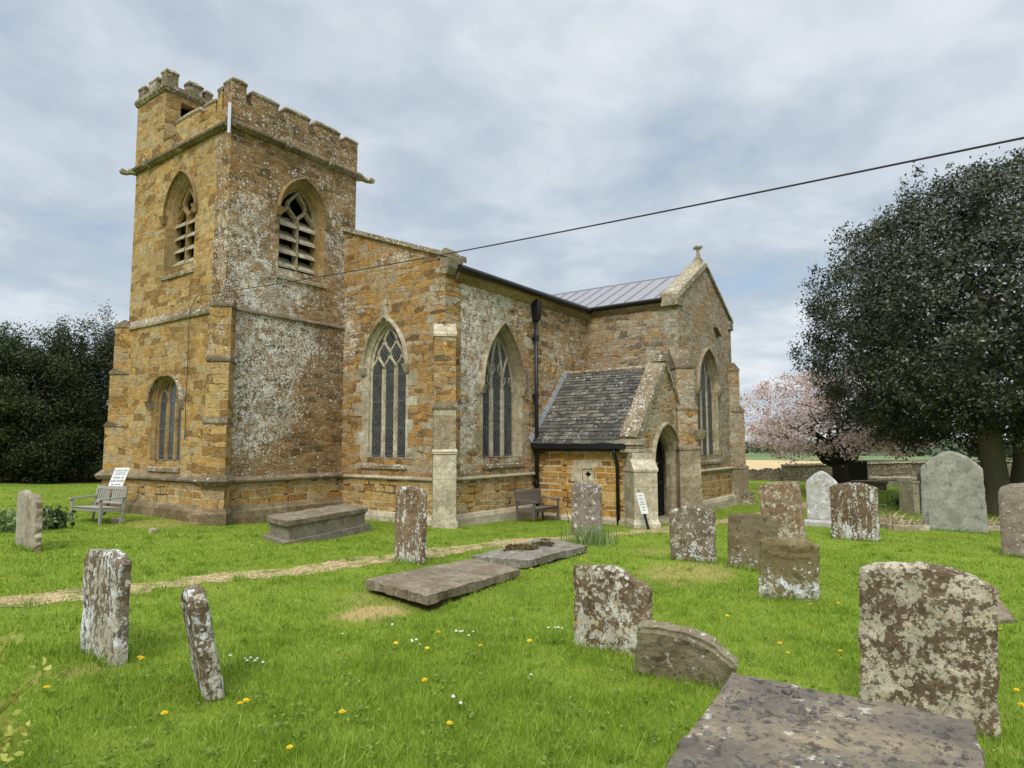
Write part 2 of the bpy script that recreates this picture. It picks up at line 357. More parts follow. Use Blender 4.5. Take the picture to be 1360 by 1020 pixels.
def grave_mat(name, base, base2, crust=(.55, .56, .53), lich=0.0, ros=.4, gold=.0, low=0.0, streak=False, rscale=14., moss=0.0, base_z=-1.8, green=0.0, rim=.0):
    """old headstone: stained stone, crusts and round rosettes of lichen; low: more crust near the foot"""
    mt, g, b = new_mat(name)
    pos = g.n('ShaderNodeNewGeometry').outputs['Position']; z = g.n('ShaderNodeSeparateXYZ', {0: pos}).outputs[2]
    n1 = g.noise(pos, 3.2, 6, .62); n2 = g.noise(pos, 12, 6, .65); n3 = g.noise(pos, 45, 5, .65)
    col = g.mix(g.sm(n1, .38, .62), base, base2)
    col = g.scale(col, g.m('ADD', .45, g.m('ADD', g.m('MULTIPLY', n2, .6), g.m('MULTIPLY', n3, .5))))
    col = g.mix(g.m('MULTIPLY', g.sm(g.noise(pos, 8, 6, .7), .54, .64), .6), col, g.scale(base, .35))
    if green: col = g.mix(g.m('MULTIPLY', g.sm(g.noise(pos, 2.2, 5), .4, .65), green), col, (.13, .14, .05))
    sv = g.n('ShaderNodeVectorMath', {0: pos, 1: (1.6, 1.6, .35) if streak else (1, 1, 1)}, operation='MULTIPLY').outputs[0]
    D = g.m('ADD', lich, g.m('MULTIPLY', g.sm(z, base_z+.55, base_z+.05), low)) if low else lich
    c1 = g.m('ADD', g.m('ADD', g.m('MULTIPLY', g.noise(sv, 6.5, 8, .72, .3), .6), g.m('MULTIPLY', g.noise(pos, 24, 6, .7), .4)), D)
    m1 = g.sm(c1, .535, .57)
    dv = g.n('ShaderNodeVectorMath', {0: pos, 1: g.scale(g.n('ShaderNodeTexNoise', {'Vector': pos, 'Scale': 18.0, 'Detail': 4.0}).outputs[1], .05)}, operation='ADD').outputs[0]
    hs = None; m2 = None
    for sc, th in ((rscale, ros), (rscale*2.1, ros*.8)):
        vo = g.vor(dv, sc); sz = g.n('ShaderNodeSeparateColor', {0: vo.outputs['Color']}).outputs[0]
        rad = g.m('MULTIPLY', g.m('SUBTRACT', g.m('ADD', sz, g.m('MULTIPLY', D, 1.5)), 1-th), .9)
        d = g.m('SUBTRACT', rad, vo.outputs['Distance']); k = g.sm(d, 0.0, .05)
        if rim: k = g.m('MULTIPLY', k, g.sm(d, .26, .16, 1-rim, 1.0))
        m2 = k if m2 is None else g.m('MAXIMUM', m2, k)
    lm = g.m('MAXIMUM', m1, m2)
    tint = g.mix(g.sm(g.noise(pos, 4, 3), .42, .6), crust, (.40, .37, .28))
    if gold: tint = g.mix(g.m('MULTIPLY', g.sm(g.noise(pos, 9, 4), .55, .62), gold), tint, (.45, .27, .05))
    col = g.mix(g.m('MULTIPLY', lm, .92), col, g.scale(tint, g.m('ADD', .6, g.m('MULTIPLY', g.m('ADD', n3, n2), .4))))
    col = g.mix(g.m('MULTIPLY', g.sm(g.noise(pos, 30, 6, .72), .535, .60), .62), col, g.scale(base, .55))
    if moss: col = g.mix(g.m('MULTIPLY', g.sm(g.m('ADD', g.noise(pos, 5, 6, .7), g.m('MULTIPLY', z, 0.0)), .5, .6), moss), col, (.10, .085, .03))
    h = g.m('ADD', g.m('MULTIPLY', n2, .8), g.m('ADD', g.m('MULTIPLY', n3, .4), g.m('MULTIPLY', lm, .25)))
    finish(g, b, col, .95, h, .7, .018, .12)
    return mt
BRN, BRN2, GRY, GRY2 = (.18, .125, .075), (.27, .19, .115), (.24, .215, .17), (.33, .30, .24)

def ground_mat():
    mt, g, b = new_mat('mown grass ground')
    pos = g.n('ShaderNodeNewGeometry').outputs['Position']; s = g.n('ShaderNodeSeparateXYZ', {0: pos}); x, y = s.outputs[0], s.outputs[1]
    n1 = g.noise(pos, .35, 5, .6); n2 = g.noise(pos, 2.4, 6, .65); n3 = g.noise(pos, 30, 5, .7)
    col = g.ramp(g.m('ADD', g.m('MULTIPLY', n1, .5), g.m('MULTIPLY', n2, .5)), [(.3, (.11, .15, .020)), (.5, (.175, .235, .026)), (.62, (.215, .27, .036)), (.75, (.255, .275, .07))])
    col = g.scale(col, g.m('ADD', .35, g.m('MULTIPLY', n3, 1.25)))
    dry = None                                        # worn, dried patches of turf
    for (cx_, cy_, rx, ry, st) in DRY:
        dx = g.m('DIVIDE', g.m('SUBTRACT', x, cx_), rx); dy = g.m('DIVIDE', g.m('SUBTRACT', y, cy_), ry)
        q = g.m('ADD', g.m('SQRT', g.m('ADD', g.m('MULTIPLY', dx, dx), g.m('MULTIPLY', dy, dy))), g.m('MULTIPLY', g.m('SUBTRACT', n2, .5), 1.6))
        q = g.m('MULTIPLY', g.sm(q, 1.05, .45), st); dry = q if dry is None else g.m('MAXIMUM', dry, q)
    col = g.mix(dry, col, g.scale((.40, .28, .12), g.m('ADD', .45, g.m('MULTIPLY', n3, 1.1))))
    # fields beyond the churchyard
    far = g.sm(x, 50., 58.)
    ce = g.vor(g.n('ShaderNodeVectorMath', {0: pos, 1: (.0042, .0075, 0)}, operation='MULTIPLY').outputs[0], 1.0)
    fc = g.ramp(g.n('ShaderNodeSeparateColor', {0: ce.outputs['Color']}).outputs[0], [(0, (.10, .145, .06)), (.3, (.15, .19, .08)), (.5, (.26, .235, .12)), (.65, (.12, .165, .07)), (1, (.18, .21, .10))], 'CONSTANT')
    edge = g.sm(g.m('SUBTRACT', g.vor(g.n('ShaderNodeVectorMath', {0: pos, 1: (.0042, .0075, 0)}, operation='MULTIPLY').outputs[0], 1.0, 'DISTANCE_TO_EDGE').outputs['Distance'], .03), .02, .0)
    fc = g.mix(g.m('MULTIPLY', edge, g.sm(g.noise(pos, .02, 4), .4, .55)), fc, (.035, .05, .025))
    straw = g.m('MULTIPLY', g.m('MULTIPLY', g.m('GREATER_THAN', x, 66.), g.m('LESS_THAN', x, 240.)), g.m('GREATER_THAN', y, g.m('MULTIPLY', x, .17)))
    fc = g.mix(straw, fc, g.scale((.50, .37, .19), g.m('ADD', .7, g.m('MULTIPLY', g.noise(pos, .15, 5), .6))))
    col = g.mix(far, col, fc)
    finish(g, b, col, .95, n3, .8, .03, .1)
    return mt

def leaf_mat(name, stops, rough=.5, trans=.25, spec=.4, vscale=.8):
    mt, g, b = new_mat(name)
    pos = g.n('ShaderNodeNewGeometry').outputs['Position']; at_ = g.n('ShaderNodeAttribute', attribute_name='rnd').outputs['Fac']
    f = g.m('ADD', g.m('MULTIPLY', at_, .52), g.m('ADD', -.10, g.m('MULTIPLY', g.noise(pos, vscale, 5, .65), .68)))
    col = g.ramp(f, stops)
    finish(g, b, col, rough, None, 0, 0, spec)
    tr = g.n('ShaderNodeBsdfTranslucent', {0: col}); mx = g.n('ShaderNodeMixShader', {0: trans})
    g.t.links.new(b.outputs[0], mx.inputs[1]); g.t.links.new(tr.outputs[0], mx.inputs[2])
    out = [n for n in g.t.nodes if n.type == 'OUTPUT_MATERIAL'][0]; g.t.links.new(mx.outputs[0], out.inputs[0])
    return mt
M['grass'] = leaf_mat('grass blades', [(.15, (.075, .140, .014)), (.4, (.175, .285, .022)), (.6, (.265, .39, .037)), (.8, (.37, .45, .09)), (.95, (.52, .48, .21))], .6, .35, .2, 1.4)
M['clover'] = leaf_mat('clover leaves', [(.2, (.08, .13, .02)), (.5, (.15, .22, .03)), (.9, (.26, .33, .06))], .6, .25, .2)
M['holly'] = leaf_mat('dark holly leaves', [(.2, (.022, .027, .015)), (.5, (.050, .059, .031)), (.75, (.088, .098, .055)), (.95, (.18, .18, .11))], .38, .08, .5)
M['yew'] = leaf_mat('yew needles', [(.2, (.018, .028, .011)), (.5, (.042, .060, .022)), (.8, (.075, .10, .038)), (.95, (.11, .13, .055))], .6, .1, .2)
M['ivy'] = leaf_mat('grey green conifer sprays', [(.2, (.028, .038, .019)), (.5, (.052, .070, .034)), (.8, (.08, .10, .05)), (.95, (.11, .13, .07))], .6, .1, .2)
M['blossom'] = leaf_mat('pink blossom and bronze leaves', [(.2, (.26, .19, .11)), (.36, (.36, .31, .16)), (.39, (.66, .47, .47)), (.6, (.80, .62, .61)), (.9, (.88, .78, .75))], .7, .5, .15)
M['weed'] = leaf_mat('yellow green leaves', [(.2, (.22, .27, .04)), (.5, (.42, .44, .09)), (.9, (.58, .54, .16))], .6, .35, .2)
M['strap'] = leaf_mat('daffodil leaves', [(.2, (.10, .17, .05)), (.6, (.20, .28, .10)), (.9, (.38, .38, .18))], .5, .3, .3)
M['bark'] = plain('dark bark', (.055, .045, .035), .95, .5, 9, .9, .1, stretch=(1, 1, .3))
M['bark_green'] = plain('grey green bark', (.17, .155, .105), .95, .5, 7, .9, .1, stretch=(1, 1, .25))
M['petal_yellow'] = plain('yellow petals', (.80, .55, .02), .7, .2, 30, 0, .2)
M['petal_white'] = plain('white petals', (.85, .85, .82), .7, .1, 30, 0, .2)
M['stalk'] = plain('green stalk', (.14, .22, .04), .7, .2, 30, 0, .2)
M['twig'] = plain('dry twigs', (.42, .33, .21), .9, .5, 20, .2, .1)
M['soil'] = plain('bare soil', (.09, .06, .035), 1, .5, 12, .8, .05)
def path_mat():
    mt, g, b = new_mat('ironstone gravel')
    pos = g.n('ShaderNodeNewGeometry').outputs['Position']
    vo = g.vor(pos, 34.); c = g.n('ShaderNodeSeparateColor', {0: vo.outputs['Color']}).outputs[0]
    col = g.ramp(c, [(0, (.28, .19, .09)), (.5, (.46, .34, .17)), (1, (.62, .50, .30))])
    col = g.scale(col, g.m('ADD', .55, g.m('MULTIPLY', g.noise(pos, 5, 6, .65), .8)))
    col = g.mix(g.m('MULTIPLY', g.sm(g.noise(pos, 2.2, 6, .7), .50, .62), .75), col, (.12, .16, .03))
    finish(g, b, col, .95, g.m('MULTIPLY', vo.outputs['Distance'], -1.0), .9, .03, .1)
    return mt
M['gravel'] = path_mat()

# ------------------------------------------------------------------ gothic outlines
def arch(hw, bottom, spring, apex, c=0.0, n=9):
    """closed outline of a pointed opening, counter-clockwise from bottom left"""
    rise = apex-spring; Rr = (hw*hw+rise*rise)/(2*hw); cx = hw-Rr
    a1 = math.atan2(rise, -cx); pts = [(c-hw, bottom), (c+hw, bottom)]
    arc = [(cx+Rr*math.cos(a1*i/n), spring+Rr*math.sin(a1*i/n)) for i in range(n+1)]
    pts += [(c+u, v) for u, v in arc] + [(c-u, v) for u, v in arc[-2::-1]]
    return pts
def arc_half(hw, spring, apex, n=9):
    rise = apex-spring; Rr = (hw*hw+rise*rise)/(2*hw); cx = hw-Rr; a1 = math.atan2(rise, -cx)
    return [(cx+Rr*math.cos(a1*i/n), spring+Rr*math.sin(a1*i/n)) for i in range(n+1)]
def ogee(u0, v0, u1, v1, n=8):
    return [(u0+(u1-u0)*(.5-.5*math.cos(math.pi*i/n)), v0+(v1-v0)*i/n) for i in range(n+1)]
def mould(mb, F, u0, u1, sec, mi=0):
    """straight moulding of section (d, v) from u0 to u1"""
    mb.hexa([F(u0, v, d) for d, v in sec], [F(u1, v, d) for d, v in sec], .5, mi)
def string_sec(z, h, p, back=-.06): return [(back, z-h*.5), (p*.55, z-h*.5), (p, z-h*.22), (p, z+h*.02), (back, z+h*.5+p*.2)]

def hood(mb, F, c, hw, spring, apex, w=.12, p=.10, drop=0.0, stops=True, finial=0.0):
    k = (apex-spring)/hw
    def ring(o): return [(-u, v) for u, v in arc_half(hw+o, spring, apex+o*k*.72)][0:] [::1]
    R1 = lambda o: [(c-hw-o, spring-drop)] + [(c-u, v) for u, v in arc_half(hw+o, spring, apex+o*k*.72)] + [(c+u, v) for u, v in arc_half(hw+o, spring, apex+o*k*.72)][-2::-1] + [(c+hw+o, spring-drop)]
    a, b_, d_ = R1(.015), R1(.03), R1(w)
    mb.loft(F, a, -.03, b_, p, False); mb.loft(F, b_, p, R1(w*.6), p, False); mb.loft(F, R1(w*.6), p, d_, p*.25, False); mb.loft(F, d_, p*.25, d_, -.03, False)
    if stops:
        for s in (-1, 1):
            u = c+s*(hw+w*.55); z = spring-drop
            mb.hexa([F(u-.07, z-.17, -.03), F(u+.07, z-.17, -.03), F(u+.07, z-.17, .06), F(u-.07, z-.17, .06)], [F(u-.09, z+.04, -.03), F(u+.09, z+.04, -.03), F(u+.09, z+.04, p+.05), F(u-.09, z+.04, p+.05)])
    if finial:
        t = apex+w*k*.72
        mb.bar(F, [(c-.16, t-.20), (c-.06, t-.03), (c-.02, t+finial*.5), (c, t+finial)], .10, -.03, p)
        mb.bar(F, [(c+.16, t-.20), (c+.06, t-.03), (c+.02, t+finial*.5), (c, t+finial)], .10, -.031, p-.003)
        mb.fbox(F, c-.09, c+.09, t+finial*.62, t+finial*.9, -.03, p*.8)

def window(name, F, c, sill, hw, spring, apex, kind, mat, parent, inner=.8, dep=.26, hoodp=.10, finial=0.0, label=None, tmat=None, hmat=None):
    """pointed stone window: splayed moulded jambs, tracery, leaded glass or louvres, hood mould and sill"""
    k = (apex-spring)/hw; A = lambda f, e=0.0: arch(hw*f, sill-e, spring, spring+(apex-spring)*f, c)
    mb = MB(); f1 = 1-(1-inner)*.45
    mb.loft(F, A(1.0), .004, A(f1), -dep*.45); mb.loft(F, A(f1), -dep*.45, A(f1-.03), -dep*.50); mb.loft(F, A(f1-.03), -dep*.50, A(inner+.02), -dep*.92)
    mb.loft(F, A(inner+.02), -dep*.92, A(inner), -dep*1.02); mb.loft(F, A(inner), -dep*1.02, A(inner-.04), -dep*1.5)
    ob = mb.build(name, mat, parent, True)
    if label: ob['label'] = label
    ih = hw*inner; ia = spring+(apex-spring)*inner
    t = MB(); d0, d1 = -dep*1.5, -dep*.98; w = .085 if kind != 'bell' else .10
    ahalf = arc_half(ih, spring, ia)
    if kind == 'reticulated':
        a = 2*ih/3; h = (ia-spring)/3
        for u in (-a/2, a/2): t.bar(F, [(c+u, sill), (c+u, spring)], .135, d0, d1+.02, .55)
        for (u0, j0, u1, j1) in ((-a/2, 0, -a, 1), (-a/2, 0, 0, 1), (a/2, 0, 0, 1), (a/2, 0, a, 1), (-1.5*a, 0, -a, 1), (1.5*a, 0, a, 1), (-a, 1, -a/2, 2), (0, 1, -a/2, 2), (0, 1, a/2, 2), (a, 1, a/2, 2), (-a/2, 2, 0, 3), (a/2, 2, 0, 3)):
            t.bar(F, ogee(c+u0, spring+h*j0, c+u1, spring+h*j1), w, d0, d1)
        for u, v in ((-a, .72), (0, .72), (a, .72), (-a/2, 1.62), (a/2, 1.62), (0, 2.55)):            # cusps
            for s in (-1, 1): t.bar(F, [(c+u+s*a*.36, spring+h*(v-.25)), (c+u+s*a*.14, spring+h*(v-.05)), (c+u+s*a*.20, spring+h*(v+.22))], .04, d0, d1-.03)
    elif kind == 'intersecting':
        a = 2*ih/3
        for s in (-1, 1):
            t.bar(F, [(c+s*a/2, sill), (c+s*a/2, spring)], .13, d0, d1+.02, .55)
            inn = [(c+s*(a/2+(1.5*a)*0-(ih-u)*.333), v) for u, v in ahalf]
            t.bar(F, inn, w, d0, d1)                                                                   # mullion running on up to the head
            hh = arc_half(a/2, spring-.05, spring+.62*(ia-spring))
            for q in (-1, 1): t.bar(F, [(c+s*a+q*u, v) for u, v in hh], .06, d0, d1-.01)
            for q in (-1, 1): t.bar(F, [(c+s*a+q*a*.42, spring+.08), (c+s*a+q*a*.16, spring+.22), (c+s*a+q*a*.24, spring+.36)], .04, d0, d1-.03)
        for q in (-1, 1): t.bar(F, [(c+q*a*.40, spring+.35), (c+q*a*.14, spring+.52), (c+q*a*.2, spring+.7)], .04, d0, d1-.03)
    elif kind == 'bell':
        h = (ia-spring)/2
        t.bar(F, [(c, sill), (c, spring)], .11, d0, d1+.03)
        for (u0, j0, u1, j1) in ((0, 0, -ih/2, 1), (0, 0, ih/2, 1), (-ih, 0, -ih/2, 1), (ih, 0, ih/2, 1), (-ih/2, 1, 0, 2), (ih/2, 1, 0, 2)):
            t.bar(F, ogee(c+u0, spring+h*j0-.1, c+u1, spring+h*j1-.1*(j1 < 2)), w, d0, d1)
    t.bar(F, [(c+u, v) for u, v in ahalf]+[(c-u, v) for u, v in ahalf][-2::-1], .07, d0, d1-.005)
    t.build('tracery', tmat or mat, ob)
    if kind == 'bell':
        dk = MB(); dk.prism(F, [p for p in A(inner)], -dep*1.5-.55, -dep*1.5-.5); dk.build('chamber_shade_panel', M['dark'], ob)  # near-black panel stands in for the shade behind the louvres
        for s in (-1, 1):
            u0, u1 = (c-ih, c-.05) if s < 0 else (c+.05, c+ih)
            for i in range(4):
                z = sill+.10+i*(spring-sill-.05)/4.0; lv = MB()
                lv.hexa([F(u0, z, d1+.05), F(u1, z, d1+.05), F(u1, z+.30, d1-.30), F(u0, z+.30, d1-.30)], [F(u0, z+.06, d1+.05), F(u1, z+.06, d1+.05), F(u1, z+.36, d1-.30), F(u0, z+.36, d1-.30)])
                lv.build('louvre', M['drip'] if False else M['ashlar'], ob, jitter=.006)
    else:
        gl = MB(); gl.prism(F, A(inner), d0-.01, d0+.05); gl.build('glass', M['glass'], ob)
    if hoodp:
        hm = MB(); hood(hm, F, c, hw, spring, apex, .09, hoodp, finial=finial); hm.build('hood_mould', hmat or mat, ob, jitter=.006)
    sl = MB()
    sl.hexa([F(c-hw-.06, sill-.28, -.05), F(c+hw+.06, sill-.28, -.05), F(c+hw+.06, sill-.28, .05), F(c-hw-.06, sill-.28, .05)],
            [F(c-hw-.02, sill+.02, -dep*1.2), F(c+hw+.02, sill+.02, -dep*1.2), F(c+hw+.06, sill-.20, .05), F(c-hw-.06, sill-.20, .05)])
    sl.build('sill', M['coping'], ob)
    return ob

def quoins(mb, F, c, hw, z0, z1, r, sides=(-1, 1)):
    for s in sides:
        z = z0; long = r.random() < .5
        while z < z1:
            h = r.uniform(.24, .40); w = r.uniform(.26, .42) if long else r.uniform(.08, .16); long = not long
            a, b_ = c+s*hw, c+s*(hw+w)
            mb.fbox(F, min(a, b_), max(a, b_), z+.004, min(z+h, z1)-.004, -.06, .006)
            z += h

def buttress(parent, C, N, stages, hwid, label=None):
    """diagonal buttress: stages (z0, z1, projection, half width, material); a weathered slab caps each stage"""
    N = Vector((N[0], N[1], 0)).normalized(); U = Vector((-N.y, N.x, 0)); F = frame_any((C[0], C[1], 0), U, N)
    root = None
    for i, (z0, z1, p, hw, mt, cap, capm) in enumerate(stages):
        b_ = MB(); b_.fbox(F, -hw, hw, z0, z1, -.35, p)
        o = b_.build('buttress' if i == 0 else 'buttress_stage', mt, parent if i == 0 else root, i == 0, jitter=.004)
        if i == 0: root = o
        if cap:
            pn = stages[i+1][2] if i+1 < len(stages) else -.05
            k = MB(); e = .025
            k.hexa([F(-hw-e, z1+.002, -.3), F(hw+e, z1+.002, -.3), F(hw+e, z1+.002, p+e), F(-hw-e, z1+.002, p+e)], [F(-hw-e*.6, z1+.07+cap, pn-.02), F(hw+e*.6, z1+.07+cap, pn-.02), F(hw+e, z1+.07, p+e), F(-hw-e, z1+.07, p+e)])
            k.build('weathering', capm, root, bevel=.012)
    return root

# ------------------------------------------------------------------ the church
church = empty('church', (10.4, 15.0, -1.9), 'golden ironstone village church with battlemented west tower, gabled south porch and lichen crusted walls', 'church')
P = lambda mb, name, mat, **k: mb.build(name, mat, church, True, **k)

TX, TUX, TY, TUY, TX1, TY1 = 8.35, 8.43, 14.45, 14.52, 12.35, 19.4
# tower, lower stage
FW, FS = frame_w(TX), frame_s(TY)
w_low = dict(c=-16.92, sill=-.46, hw=.76, spring=1.02, apex=1.66)
tw = MB()
tw.panel(FW, [(-TY1, -.95), (-TY-.6, -.95), (-TY-.6, 3.2), (-TY1, 3.2)], [arch(w_low['hw'], w_low['sill'], w_low['spring'], w_low['apex'], w_low['c'])], -.6, 0)
tw.box(TX+.61, TX1, TY1-.5, TY1, -2.4, 7.84)
tower = P(tw, 'tower', M['tower_west'])
k = MB(); k.box(TX1-.5, TX1-.002, TY+.7, TY1-.5, 3.0, 7.84); k.build('east_wall', M['tower_west'], tower)
ts = MB(); ts.panel(FS, [(TX, -.95), (TX1, -.95), (TX1, 3.2), (TX, 3.2)], [], -.6, 0); ts.build('south_wall', M['tower_south'], tower)
# plinth and base courses
pl = MB()
pl.fbox(frame_w(TX), -TY1-.06, -TY+.06, -2.4, -.97, -.5, .06); P(pl, 'plinth', M['plinth_wall'], jitter=.006)
pl = MB(); pl.fbox(frame_s(TY), TX+.5, TX1+.3, -2.4, -.97, -.5, .06); P(pl, 'plinth', M['plinth_wall'], jitter=.006)
bc = MB()
sec = [(-.3, -2.5), (.20, -2.5), (.20, -1.62), (.15, -1.56), (.055, -1.48), (-.3, -1.48)]
mould(bc, frame_w(TX), -TY1-.1, -TY+.0, sec); mould(bc, frame_s(TY), TX, TX1+.1, sec)
for (C, N) in (((TX, TY), (-1, -1)), ((TX, TY1), (-1, 1))):
    N_ = Vector((*N, 0)).normalized(); F = frame_any((*C, 0), Vector((-N_.y, N_.x, 0)), N_)
    bc.fbox(F, -.36, .36, -2.5, -1.60, -.3, .50); bc.hexa([F(u, -1.60, d) for u, d in ((-.36, -.3), (.36, -.3), (.36, .50), (-.36, .50))], [F(u, -1.50, d) for u, d in ((-.31, -.3), (.31, -.3), (.31, .40), (-.31, .40))])
P(bc, 'base_course', M['base_gold'], jitter=.02, sub=2)
st = MB()
sec = string_sec(-.90, .17, .16); mould(st, frame_w(TX), -TY1-.05, -TY-.05, sec); mould(st, frame_s(TY), TX+.05, TX1-.3, sec)
for (C, N) in (((TX, TY), (-1, -1)), ((TX, TY1), (-1, 1))):
    N_ = Vector((*N, 0)).normalized(); F = frame_any((*C, 0), Vector((-N_.y, N_.x, 0)), N_)
    st.hexa([F(u, -.99, d) for u, d in ((-.30, -.3), (.30, -.3), (.30, .40), (-.30, .40))], [F(u, -.88, d) for u, d in ((-.36, -.3), (.36, -.3), (.36, .47), (-.36, .47))])
    st.hexa([F(u, -.88, d) for u, d in ((-.36, -.3), (.36, -.3), (.36, .47), (-.36, .47))], [F(u, -.74, d) for u, d in ((-.26, -.3), (.26, -.3), (.26, .32), (-.26, .32))])
st.build('string_course', M['drip'], tower, jitter=.01, sub=2)
SD = M['drip']
for C, N, mt in (((TX, TY), (-1, -1), M['tower_west']), ((TX, TY1), (-1, 1), M['tower_west'])):
    buttress(church, C, N, [(-2.45, .42, .30, .25, mt, .10, SD), (.42, 1.86, .24, .245, mt, .10, SD), (1.86, 3.16, .17, .24, mt, .16, SD)], .25)
# tower, upper stage
w_bw = dict(c=-16.80, sill=4.56, hw=.76, spring=6.0, apex=7.08); w_bs = dict(c=10.56, sill=4.48, hw=.72, spring=6.02, apex=7.02)
ub = MB()
ub.panel(frame_w(TUX), [(-TY1, 3.2), (-TUY-.6, 3.2), (-TUY-.6, 7.75), (-TY1, 7.75)], [arch(w_bw['hw'], w_bw['sill'], w_bw['spring'], w_bw['apex'], w_bw['c'])], -.6, 0)
ub.build('upper_west_wall', M['tower_west'], tower)
ub = MB(); ub.panel(frame_s(TUY), [(TUX, 3.2), (TX1, 3.2), (TX1, 7.75), (TUX, 7.75)], [arch(w_bs['hw'], w_bs['sill'], w_bs['spring'], w_bs['apex'], w_bs['c'])], -.6, 0)
ub.build('upper_south_wall', M['tower_south'], tower)
ub = MB(); ub.box(TUX+.1, TX1-.1, TUY+.1, TY1-.1, 7.9, 8.0); ub.build('tower_roof', M['lead'], tower)
st = MB(); sec = [(-.1, 3.10), (.05, 3.10), (.05, 3.16), (-.07, 3.36), (-.1, 3.36)]
mould(st, frame_w(TX), -TY1+.1, -TY-.28, sec); st.build('weathered_string', M['coping'], tower, jitter=.012, sub=2)
st = MB(); sec = [(-.1, 3.15), (.05, 3.15), (.05, 3.185), (-.07, 3.26), (-.1, 3.26)]; mould(st, frame_s(TY), TX+.1, TX1-.38, sec); st.build('weathered_string', M['drip'], tower, jitter=.008, sub=2)
st = MB(); sec = [(-.05, 7.66), (.05, 7.66), (.15, 7.73), (.15, 7.79), (.06, 7.86), (-.05, 7.90)]
mould(st, frame_w(TUX), -TY1-.06, -TUY+.14, sec); mould(st, frame_s(TUY), TUX-.14, TX1+.12, sec)
st.build('parapet_string', M['drip'], tower, jitter=.010, sub=3)
for fr, us in ((frame_w(TUX), (-18.55, -16.9)), (frame_s(TUY), (9.95, 11.35))):
    for u in us:
        gb = MB(); gb.hexa([fr(u-.10, 7.62, -.02), fr(u+.10, 7.62, -.02), fr(u+.08, 7.66, .22), fr(u-.08, 7.66, .22)], [fr(u-.10, 7.86, -.02), fr(u+.10, 7.86, -.02), fr(u+.07, 7.84, .24), fr(u-.07, 7.84, .24)])
        gb.build('carved_boss', M['coping'], tower, bevel=.03, sub=1, jitter=.02)
for p0, p1 in (((12.35, 14.55, 7.70), (12.83, 14.28, 7.67)), ((8.42, 19.35, 7.70), (8.08, 19.62, 7.67))):
    gg = MB(); a, b_ = Vector(p0), Vector(p1)
    gg.tube([a, a.lerp(b_, .35)+Vector((0, 0, .03)), a.lerp(b_, .6)+Vector((0, 0, -.01)), a.lerp(b_, .85)+Vector((0, 0, .03)), b_], [.10, .09, .075, .10, .05], 7)
    gg.build('gargoyle', M['coping'], tower, sub=1, jitter=.02)
# parapet
pp = MB()
pp.panel(frame_s(TUY-.03), [(TUX-.03, 7.84), (TX1, 7.84), (TX1, 8.42), (TUX-.03, 8.42)], [], -.35, 0); ps_s = pp.build('parapet', M['tower_south'], tower)
pp = MB()
pp.panel(frame_w(TUX-.03), [(-TY1, 7.84), (-TUY-.32, 7.84), (-TUY-.32, 8.20), (-TY1, 8.20)], [], -.35, 0); pp.box(TX1-.35, TX1, TUY+.32, TY1, 7.84, 8.40); pp.box(TUX+.32, TX1-.35, TY1-.35, TY1, 7.84, 8.40)
pp.build('parapet', M['tower_west'], tower)
def cap(mb, x0, x1, y0, y1, z, h=.19, e=.03):
    mb.hexa([(x0-e*.6, y0-e*.6, z), (x1+e*.6, y0-e*.6, z), (x1+e*.6, y1+e*.6, z), (x0-e*.6, y1+e*.6, z)], [(x0-e, y0-e, z+h*.35), (x1+e, y0-e, z+h*.35), (x1+e, y1+e, z+h*.35), (x0-e, y1+e, z+h*.35)])
    mb.hexa([(x0-e, y0-e, z+h*.35), (x1+e, y0-e, z+h*.35), (x1+e, y1+e, z+h*.35), (x0-e, y1+e, z+h*.35)], [(x0+.06, y0+.09, z+h), (x1-.06, y0+.09, z+h), (x1-.06, y1-.09, z+h), (x0+.06, y1-.09, z+h)])
def merlon(x0, x1, y0, y1, z0, z1, mt):
    a = MB(); a.box(x0, x1, y0, y1, z0, z1); o = a.build('merlon', mt, church, True, jitter=.008)
    k = MB(); cap(k, x0, x1, y0, y1, z1); k.build('coping', M['coping'], o, bevel=.03, sub=1, jitter=.03)
def sill_cap(x0, x1, y0, y1, z):
    k = MB(); cap(k, x0, x1, y0, y1, z, .10, .03); P(k, 'embrasure_coping', M['coping'], jitter=.012, sub=1)
ys0, ys1 = TUY-.03, TUY+.32; xw0, xw1 = TUX-.03, TUX+.32
for x0, x1, z in ((8.95, 9.70, 8.70), (9.92, 10.66, 8.70), (10.88, 11.70, 8.72)): merlon(x0, x1, ys0, ys1, 8.42, z, M['tower_south'])
merlon(xw0, 8.78, ys0, 14.86, 8.42, 8.82, M['tower_south']); merlon(11.92, TX1, ys0, ys1, 8.42, 8.68, M['tower_south'])
for x0, x1 in ((8.80, 8.93), (9.74, 9.88), (10.70, 10.84), (11.74, 11.88)): sill_cap(x0, x1, ys0, ys1, 8.42)
for y0, y1, z in ((14.94, 15.14, 8.74), (15.22, 15.74, 8.50), (15.98, 17.16, 8.50)): merlon(xw0, xw1, y0, y1, 8.20, z, M['tower_west'])
for y0, y1 in ((15.78, 15.94), (17.20, 17.76)): sill_cap(xw0, xw1, y0, y1, 8.20)
for x0, x1 in ((9.9, 10.7), (11.4, 12.0)): merlon(x0, x1, TY1-.35, TY1, 8.40, 8.68, M['tower_west'])
for y0, y1 in ((15.3, 16.0), (16.7, 17.4), (18.1, 18.8)): merlon(TX1-.35, TX1, y0, y1, 8.40, 8.68, M['tower_west'])
